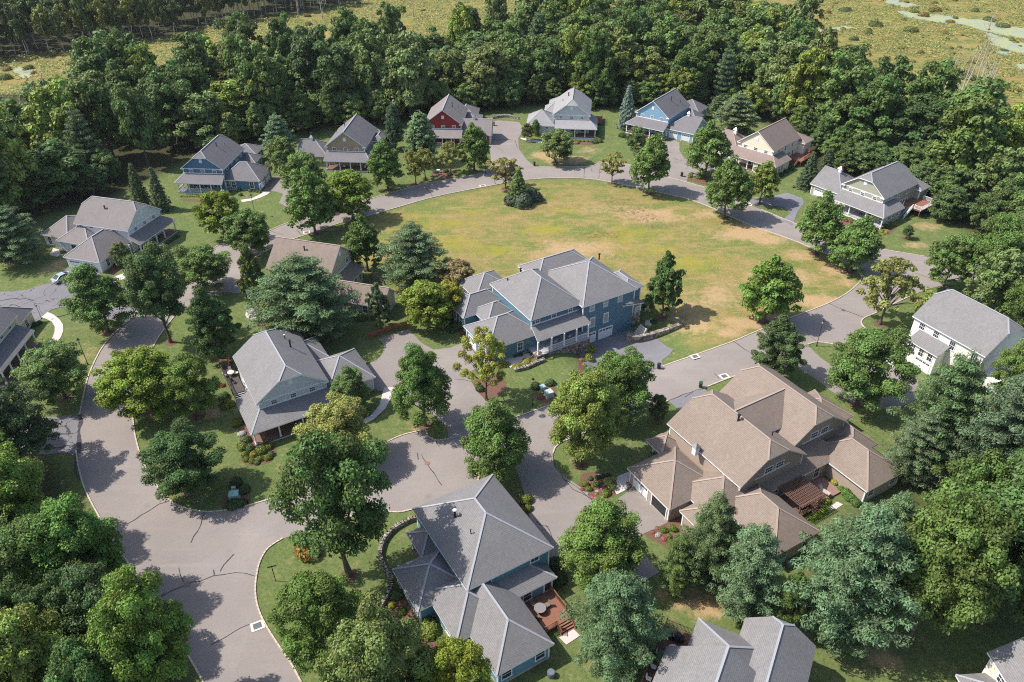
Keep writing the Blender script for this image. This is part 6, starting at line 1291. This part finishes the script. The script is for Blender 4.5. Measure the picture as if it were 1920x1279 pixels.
# drains and manholes
def drain(px,py,rz,lab):
    X,Y=G(px,py);r=empty('storm_drain',(X,Y,.05),rz);tag(r,lab,'storm drain','kerbside storm drains');m=MB()
    for a,b,c,d in((-.8,.8,-.65,-.42),(-.8,.8,.42,.65),(-.8,-.5,-.42,.42),(.5,.8,-.42,.42)):m.box(a,b,c,d,0,.03)
    m.build('concrete_collar',plain('pale_collar',(.62,.56,.47),.9,.08),r);m=MB()
    for i in range(9):m.box(-.48+i*.11,-.42+i*.11,-.42,.42,.0,.02)
    m.box(-.5,.5,-.42,.42,-.005,.004);m.build('grate',plain('iron_grate',(.12,.13,.15),.5,.1),r)
drain(483,1174,.45,'storm drain at the lower right kerb of the junction');drain(1303,671,.4,'storm drain by the kerb right of the dark asphalt drive');drain(1358,706,.4,'storm drain opposite, above the brown roof');drain(575,436,.3,'storm drain at the upper left inner kerb');drain(1404,384,-.5,'storm drain by the kerb below the cream house');drain(1760,523,.3,'storm drain at the right junction');drain(905,349,.2,'storm drain on the meadow kerb below the red house')
for px,py,lab,c in((351,1096,'round manhole cover amid tar seams in the lower junction',(.16,.12,.11)),(801,869,'reddish manhole cover in the middle plaza',(.28,.13,.09)),(1581,582,'manhole cover on the road bend above the ivory house',(.12,.1,.1)),(1125,323,'manhole cover on the top of the ring road',(.25,.13,.1))):
    X,Y=G(px,py);m=MB();m.tube([(0,0,0),(0,0,.02)],.42,20);m.tube([(0,0,.02),(0,0,.03)],.34,20);o=m.build('manhole_cover',plain('cast_iron_'+str(c[1]),c,.6,.2),loc=(X,Y,.06));tag(o,lab,'manhole cover')
    seam([(px+9,py-1),(px+6,py+5),(px,py+7),(px-7,py+4),(px-8,py-3),(px-2,py-7),(px+6,py-5),(px+9,py-1)],.1,.03) if 0 else None
# silver saloon car
def car(px,py,rz):
    X,Y=G(px,py);r=empty('parked_car',(X,Y,.06),rz);tag(r,'silver saloon car in the left drive, its front hidden by a maple','car');PA=plain('silver_paint',(.50,.56,.64),.28,.04,metal=.4)
    prof=[(-2.35,.35),(-2.4,.62),(-2.3,.88),(-1.75,.97),(-1.0,1.38),(.35,1.42),(1.15,.98),(2.1,.82),(2.35,.6),(2.32,.32)]
    m=MB();n=len(prof)
    def ring(y,ins):return [(x*(1-ins*.02),y,z-(ins*.05 if z>1 else 0)) for x,z in prof]
    rows=[ring(-.84,1),ring(-.9,0),ring(.9,0),ring(.84,1)]
    # lower body
    low=[(-2.35,.35),(-2.4,.62),(-2.3,.88),(-1.75,.97),(1.15,.98),(2.1,.82),(2.35,.6),(2.32,.32)]
    A=[(x,-.9,z) for x,z in low];B=[(x,.9,z) for x,z in low];m.poly(A);m.poly(B[::-1]);k=len(low)
    for i in range(k):m.poly([A[i],B[i],B[(i+1)%k],A[(i+1)%k]])
    o=m.build('body',PA,r);b=o.modifiers.new('b','BEVEL');b.width=.08;b.segments=3
    cab=[(-1.9,.955),(-1.05,1.4),(.3,1.43),(1.3,.955)];m=MB();A=[(x,-.82 if z<1 else -.66,z) for x,z in cab];B=[(x,.82 if z<1 else .66,z) for x,z in cab];m.poly(A);m.poly(B[::-1])
    for i in range(4):m.poly([A[i],B[i],B[(i+1)%4],A[(i+1)%4]])
    m.build('windows',GLASS,r);m=MB();m.box(-1.02,.28,-.67,.67,1.40,1.46);m.bar((-1.05,-.66,1.41),(-1.95,-.84,.93),.07,.05);m.bar((-1.05,.66,1.41),(-1.95,.84,.93),.07,.05);m.bar((.3,-.66,1.43),(1.32,-.84,.95),.07,.05);m.bar((.3,.66,1.43),(1.32,.84,.95),.07,.05);m.bar((-.4,-.67,1.43),(-.4,-.84,.96),.07,.05);m.build('roof',PA,r)
    for x in(-1.45,1.45):
        for y in(-.86,.86):
            m=MB();m.tube([(x,y-.1,.32),(x,y+.1,.32)],.32,16);w=m.build('wheel',plain('tyre_rubber',(.02,.02,.02),.8),r);m=MB();m.tube([(x,y-.11,.32),(x,y+.11,.32)],.2,12);m.build('rim',GALV,w)
    for y in(-.7,.7):m=MB();m.box(-2.41,-2.33,y-.16,y+.16,.68,.84);m.build('tail_light',plain('red_lens',(.4,.02,.02),.3),r)
    for y in(-.7,.7):m=MB();m.box(2.2,2.32,y-.16,y+.16,.6,.74);m.build('headlight',LG,r)
    m=MB();m.box(-2.42,-2.36,-.26,.26,.45,.58);m.build('number_plate',TRIM,r)
car(121,524,1.02)
# red rail fence
REDW=plain('red_brown_fence_stain',(.34,.10,.06),.7,.2,4)
r=empty('rail_fence',(0,0,0));tag(r,'low red-brown split rail fence above the middle drive','fence');pp=[G(692,635),G(733,621),G(762,612)]
for x,y in pp:m=MB();m.box(x-.13,x+.13,y-.13,y+.13,0,1.25);m.build('post',REDW,r)
for a,b in zip(pp[:-1],pp[1:]):
    for zz_ in(.35,.7,1.05):m=MB();m.bar((*a,zz_),(*b,zz_),.1,.18);m.build('rail',REDW,r)
r=empty('garden_fence');tag(r,'dark low fence behind the brown garage wing','fence');pp=[G(682,523),G(697,527),G(711,529),G(722,534)]
for x,y in pp:m=MB();m.box(x-.1,x+.1,y-.1,y+.1,0,1.3);m.build('post',DECKD,r)
for a,b in zip(pp[:-1],pp[1:]):m=MB();m.bar((*a,.5),(*b,.5),.06,.1);m.bar((*a,1.),(*b,1.),.06,.1);m.build('rail',DECKD,r)
# stone walls
def swall(px,w,hh,lab,top=CONC,zf=None):
    P=catmull(W(px),False,4);m=MB();n=len(P)
    for i in range(n-1):
        a,b=Vector(P[i]),Vector(P[i+1]);d=(b-a)
        if d.length<.01:continue
        d.normalize();nn_=Vector((-d.y,d.x))*(w/2);a=a-d*.05;b=b+d*.05;h0,h1=(hh(i/(n-1)),hh((i+1)/(n-1))) if callable(hh) else (hh,hh);za,zb_=min(terr(*(a-nn_)),terr(*a)),min(terr(*(b-nn_)),terr(*b))
        lo=[(*(a-nn_),za-.3),(*(b-nn_),zb_-.3),(*(b+nn_),zb_-.3),(*(a+nn_),za-.3)];hi=[(*(a-nn_),za+h0),(*(b-nn_),zb_+h1),(*(b+nn_),zb_+h1),(*(a+nn_),za+h0)]
        m.poly(hi);m.poly([lo[0],lo[1],hi[1],hi[0]]);m.poly([lo[2],lo[3],hi[3],hi[2]]);m.poly([lo[1],lo[2],hi[2],hi[1]]);m.poly([lo[3],lo[0],hi[0],hi[3]])
    return tag(m.build('stone_wall',STONE),lab,'stone wall')
swall(Z3(640,852,3,[(430,365),(370,385),(300,425),(245,485),(220,560),(235,630),(275,690),(285,730),(270,780),(215,880)]),.5,.7,'curved stone garden wall left of the blue hip-roofed house')
swall(Z3(1000,450,5.117,[(905,960),(960,975),(1050,960),(1200,915),(1330,865),(1415,825)]),.9,lambda t:1.6-.9*t,'stone retaining wall right of the basement garage')
swall(Z3(820,450,5.115,[(1023,1160),(940,1195),(850,1235),(740,1260)]),.6,.6,'low stone edging wall left of the porch plinth')
swall(Z3(780,160,7.99,[(1150,500),(1280,480),(1400,480),(1540,510)]),.6,.7,'low timber-topped wall at the top of the red house court');swall(Z3(780,160,7.99,[(1140,480),(1280,463),(1420,463)]),.5,.6,'second low wall behind the first at the top of the court')
swall(Z3(1640,530,5.56,[(345,575),(250,630),(130,690),(70,735)]),.6,.6,'low stone wall beside the steps of the ivory house')
for i,(a,b) in enumerate([(1,0)]):
    X,Y=G(1676,660);r=empty('garden_steps',(X,Y,0),.5);tag(r,'pale stone steps leading to the ivory house','steps');m=MB()
    for k in range(5):m.box(-1.,1.,-.9+k*.35,-.55+k*.35,0,.1+k*.12)
    m.build('steps',CONC,r)
X,Y=G(1188,626);
# deck furniture
def parasol(x,y,z,c,lab):
    r=empty('parasol',(x,y,z));tag(r,lab,'parasol');m=MB();m.tube([(0,0,0),(0,0,2.3)],.03,6);m.build('pole',TRIM,r);m=MB();m.tube([(0,0,.95),(0,0,1.1),(0,0,1.9),(0,0,2.45)],[.2,.24,.12,.03],8);m.build('canopy',plain('red_canvas',c,.8,.1),r);m=MB();m.tube([(0,0,0),(0,0,.08)],.3,10);m.build('base',METAL,r)
parasol(*H12.world(1.2,21.8,.9),(.55,.05,.04),'closed red parasol on the dark deck of the clipped-gable house');parasol(*H6.world(.5,16.,1.5),(.65,.04,.03),'closed red parasol on the deck of the cream house')
def table(x,y,z,R1,lab,rz=0,c=(.2,.19,.19)):
    r=empty('patio_table',(x,y,z),rz);tag(r,lab,'patio table');M_=plain('table_grey'+str(c[0]),c,.5,.15,4);m=MB();m.tube([(0,0,.7),(0,0,.74)],R1,18);m.build('table_top',M_,r)
    for a in range(4):m=MB();m.tube([(math.cos(a*1.57)*R1*.7,math.sin(a*1.57)*R1*.7,0),(math.cos(a*1.57)*R1*.5,math.sin(a*1.57)*R1*.5,.7)],.025,5);m.build('leg',METAL,r)
def chair(x,y,z,rz,c,lab,grp=None):
    r=empty('patio_chair',(x,y,z),rz);tag(r,lab,'patio chair',grp);M_=plain('chair_mesh'+str(c[0]),c,.6,.1);m=MB();m.box(-.25,.25,-.25,.25,.4,.45);m.build('seat',M_,r);m=MB();m.bar((0,.24,.45),(0,.36,1.),.5,.04,up=(0,1,0));m.build('backrest',M_,r)
    for a in(-.22,.22):
        for b in(-.22,.22):m=MB();m.bar((a,b,0),(a,b,.4),.04,.04,up=(1,0,0));m.build('leg',METAL,r)
x,y,z=H14.world(7.1,-5.6,.75);table(x,y,z,.75,'round grey patio table on the red-brown deck');
for i,a in enumerate((.6,2.4,4.4)):chair(x+math.cos(a)*1.15,y+math.sin(a)*1.15,z,a-1.57,(.16,.14,.12),'dark wire patio chair round the grey table on the red-brown deck','chairs round the grey deck table')
x,y,z=H12.world(1.,19.6,.9);table(x,y,z,.6,'pale patio table on the dark deck under the red parasol',0,(.5,.47,.42))
for i,a in enumerate((0.3,2.,3.6)):chair(x+math.cos(a)*.95,y+math.sin(a)*.95,z,a-1.57,(.55,.52,.46),'cream patio chair at the pale table on the dark deck','cream chairs on the dark deck')
x,y,z=H12.world(.8,17.2,.9);chair(x,y,z,1.2,(.03,.03,.03),'black chair alone on the dark deck')
def grill(x,y,z,rz,lab):
    r=empty('covered_grill',(x,y,z),rz);tag(r,lab,'grill');M_=plain('grill_cover',(.025,.026,.03),.6,.2);m=MB();m.box(-.85,.85,-.35,.35,.0,.95);o=m.build('cover',M_,r);o.modifiers.new('b','BEVEL').width=.1;m=MB();m.tube([(-.45,0,.95),(.45,0,.95)],.32,12);m.build('hood',M_,r)
grill(*H16.world(.9,-.3,2.3),-.4,'large barbecue under a black cover on the bottom brown deck');table(*H16.world(1.,-2.,2.3),.55,'cream table on the bottom brown deck',0,(.5,.45,.38))
for k,u in enumerate((-3.2,-5.,-6.6)):chair(*H16.world(-.2,u,2.3),1.1,(.6,.6,.6),'white frame chair in the row on the bottom brown deck','white chairs on the bottom deck')
grill(*H15.world(17.6,-7.9,.5),.2,'barbecue under a dark cover beside the pergola')
def lounger(x,y,z,rz,c,lab):
    r=empty('patio_lounger',(x,y,z),rz);tag(r,lab,'lounger');M_=plain('lounger_'+str(c[0]),c,.7,.1);m=MB();m.box(-.35,.35,-.9,.4,.3,.38);m.build('seat',M_,r);m=MB();m.bar((0,.4,.38),(0,.85,.95),.7,.07,up=(0,1,0));m.build('backrest',M_,r)
    for a in(-.3,.3):
        for b in(-.8,.3):m=MB();m.bar((a,b,0),(a,b,.3),.05,.05,up=(1,0,0));m.build('leg',METAL,r)
lounger(*H15.world(22.3,-7.4,.5),.7,(.42,.36,.31),'beige lounger on the patio of the brown house');lounger(*H15.world(15.,-7.2,.5),.5,(.05,.4,.6),'bright blue folded chair beside the pergola')
for hh_,u,v,l in((H4,-3.,3.,'left one of two pale rocking chairs on the pale grey porch'),(H4,.6,2.6,'white rocking chair in the middle of the pale grey porch'),(H2,.9,1.9,'white rocking chair on the tan house porch'),(H2,6.6,1.7,'white bench-like chair at the right of the tan house porch'),(H1,4.4,1.8,'white chair on the slate blue porch, middle bay'),(H1,7.2,1.8,'white chair on the slate blue porch, right bay'),(H7,-6.4,2.,'dark chair on the sage porch'),(H8,-.8,3.4,'pale wicker chair on the white house porch'),(H8,-.8,6.4,'second pale wicker chair on the white house porch'),(H10,7.3,.8,'white wicker chair on the stone-plinth porch'),(H10,4.2,.8,'pale wicker chair near the door on the stone-plinth porch')):
    x,y,z=hh_.world(u,v,.5 if hh_ is not H10 else .9);chair(x,y,z,hh_.a+3.14,(.6,.6,.6) if 'dark' not in l else (.06,.06,.06),l)
X,Y,Z_=H10.world(.3,-.2,.9);shrub(X,Y,.32,(.6,.16,.02),'pot of orange chrysanthemums at the porch corner of the large blue house',1.,name='flower_pot',cat='flower pot',z=Z_)
X,Y,Z_=H12.world(-.9,18.5,.1);shrub(X,Y,.35,(.65,.12,.03),'orange flowers at the foot of the dark deck',1.4,name='flower_pot',cat='flower pot')
# flag of the slate blue house, tarpaulin-covered pile, condenser units
x,y,z=H1.world(20.4,2.6,0);r=empty('garden_flag',(x,y,z));tag(r,'striped pale flag on a pole at the slate blue garage corner','flag');m=MB();m.tube([(0,0,1.9),(1.1,-.2,2.9)],.03,5);m.build('pole',TRIM,r);m=MB()
for i in range(4):m.poly([(.35+i*.2,-.06-i*.035,2.2+i*.17),(.35+(i+1)*.2,-.06-(i+1)*.035,2.2+(i+1)*.17),(.35+(i+1)*.2+.25,-.1-(i%2)*.1,1.2+(i+1)*.12),(.35+i*.2+.25,-.1-((i+1)%2)*.1,1.2+i*.12)])
m.build('cloth',plain('flag_cloth',(.5,.42,.48),.8,.3,4),r)
X,Y=G(716,261);r=empty('covered_spa',(X,Y,0));tag(r,'blue-covered garden tub at the back of the tan house','garden tub');m=MB();m.box(-1.8,1.8,-1.2,1.2,.0,1.);m.build('tub',TRIM,r);m=MB();m.poly([(-1.9,-1.3,1.02),(1.9,-1.3,1.02),(1.3,0,1.5),(-1.3,0,1.5)]);m.poly([(1.9,1.3,1.02),(-1.9,1.3,1.02),(-1.3,0,1.5),(1.3,0,1.5)]);m.poly([(-1.9,1.3,1.02),(-1.9,-1.3,1.02),(-1.3,0,1.5)]);m.poly([(1.9,-1.3,1.02),(1.9,1.3,1.02),(1.3,0,1.5)]);m.build('cover',plain('blue_tarp',(.12,.28,.7),.6,.1),r)
for px,py,lab in((117,474,'air conditioning unit beside the white house ell'),(1033,1267,'round condenser at the bottom of the blue house wall'),(1478,1062,'condenser by the lower corner of the brown house')):
    X,Y=G(px,py);r=empty('air_conditioner',(X,Y,0));tag(r,lab,'air conditioner');m=MB();m.tube([(0,0,0),(0,0,.75)],.45,14);m.build('casing',plain('ac_casing',(.12,.13,.14),.6),r);m=MB();m.tube([(0,0,.75),(0,0,.79)],.36,14);m.build('fan_grille',GALV,r)
# bright rocks and scraps on the meadow
# ---------------------------------------------------------------- light, air, camera
SUNEL=R_(52);SUNAZ=R_(175)  # direction towards the sun, measured from +x
w=bpy.data.worlds.new('World');sc.world=w;w.use_nodes=True;nt=w.node_tree;bg=nt.nodes['Background'];sky=nt.nodes.new('ShaderNodeTexSky');sky.sky_type='NISHITA';sky.sun_disc=False;sky.sun_elevation=SUNEL;sky.sun_rotation=math.pi/2-SUNAZ;sky.altitude=100;sky.air_density=1.;sky.dust_density=1.8;sky.ozone_density=1.
nt.links.new(sky.outputs[0],bg.inputs[0]);bg.inputs[1].default_value=SKYS
ld=bpy.data.lights.new('sun','SUN');ld.energy=SUNS;ld.angle=R_(.55);ld.color=(1,.94,.855);lo=bpy.data.objects.new('sun',ld);col.objects.link(lo)
d=Vector((math.cos(SUNEL)*math.cos(SUNAZ),math.cos(SUNEL)*math.sin(SUNAZ),math.sin(SUNEL)));lo.rotation_euler=d.to_track_quat('Z','Y').to_euler();lo.location=d*200
if HAZE:
    hb=MB();hb.box(-950,950,-110,1650,-3.6,84);hm=bpy.data.materials.new('haze_air');hm.use_nodes=True;hn=hm.node_tree;hn.nodes.clear();ho=hn.nodes.new('ShaderNodeOutputMaterial');hv=hn.nodes.new('ShaderNodeVolumePrincipled');hv.inputs['Density'].default_value=HAZE;hv.inputs['Color'].default_value=(.85,.92,1,1);hv.inputs['Anisotropy'].default_value=.2;hn.links.new(hv.outputs[0],ho.inputs['Volume']);tag(hb.build('haze',hm),kind='stuff')
cd=bpy.data.cameras.new('camera');cd.sensor_fit='HORIZONTAL';cd.sensor_width=36;cd.lens=F/1920*36;cd.clip_start=1;cd.clip_end=4000;co=bpy.data.objects.new('camera',cd);col.objects.link(co);sc.camera=co
fw=Vector((0,c_,-s_));up=Vector((0,s_,c_));rt=Vector((1,0,0))
# roll
R2=rt*cr+up*sr;U2=up*cr-rt*sr
co.matrix_world=Matrix(((R2.x,U2.x,-fw.x,0),(R2.y,U2.y,-fw.y,0),(R2.z,U2.z,-fw.z,HC),(0,0,0,1)))
sc.view_settings.view_transform='Standard';sc.view_settings.look='None';sc.view_settings.gamma=1;sc.view_settings.exposure=EXPO
sc.cycles.max_bounces=6;sc.cycles.diffuse_bounces=3;sc.cycles.glossy_bounces=2;sc.cycles.transmission_bounces=3;sc.cycles.use_adaptive_sampling=True;sc.cycles.adaptive_threshold=.015
try:
    sc.cycles.use_denoising=DN;sc.cycles.denoiser='OPENIMAGEDENOISE';sc.cycles.denoising_prefilter='ACCURATE'
    sc.cycles.filter_width=1.1
except Exception: pass
bpy.data.objects.remove(LP) if 0 else None
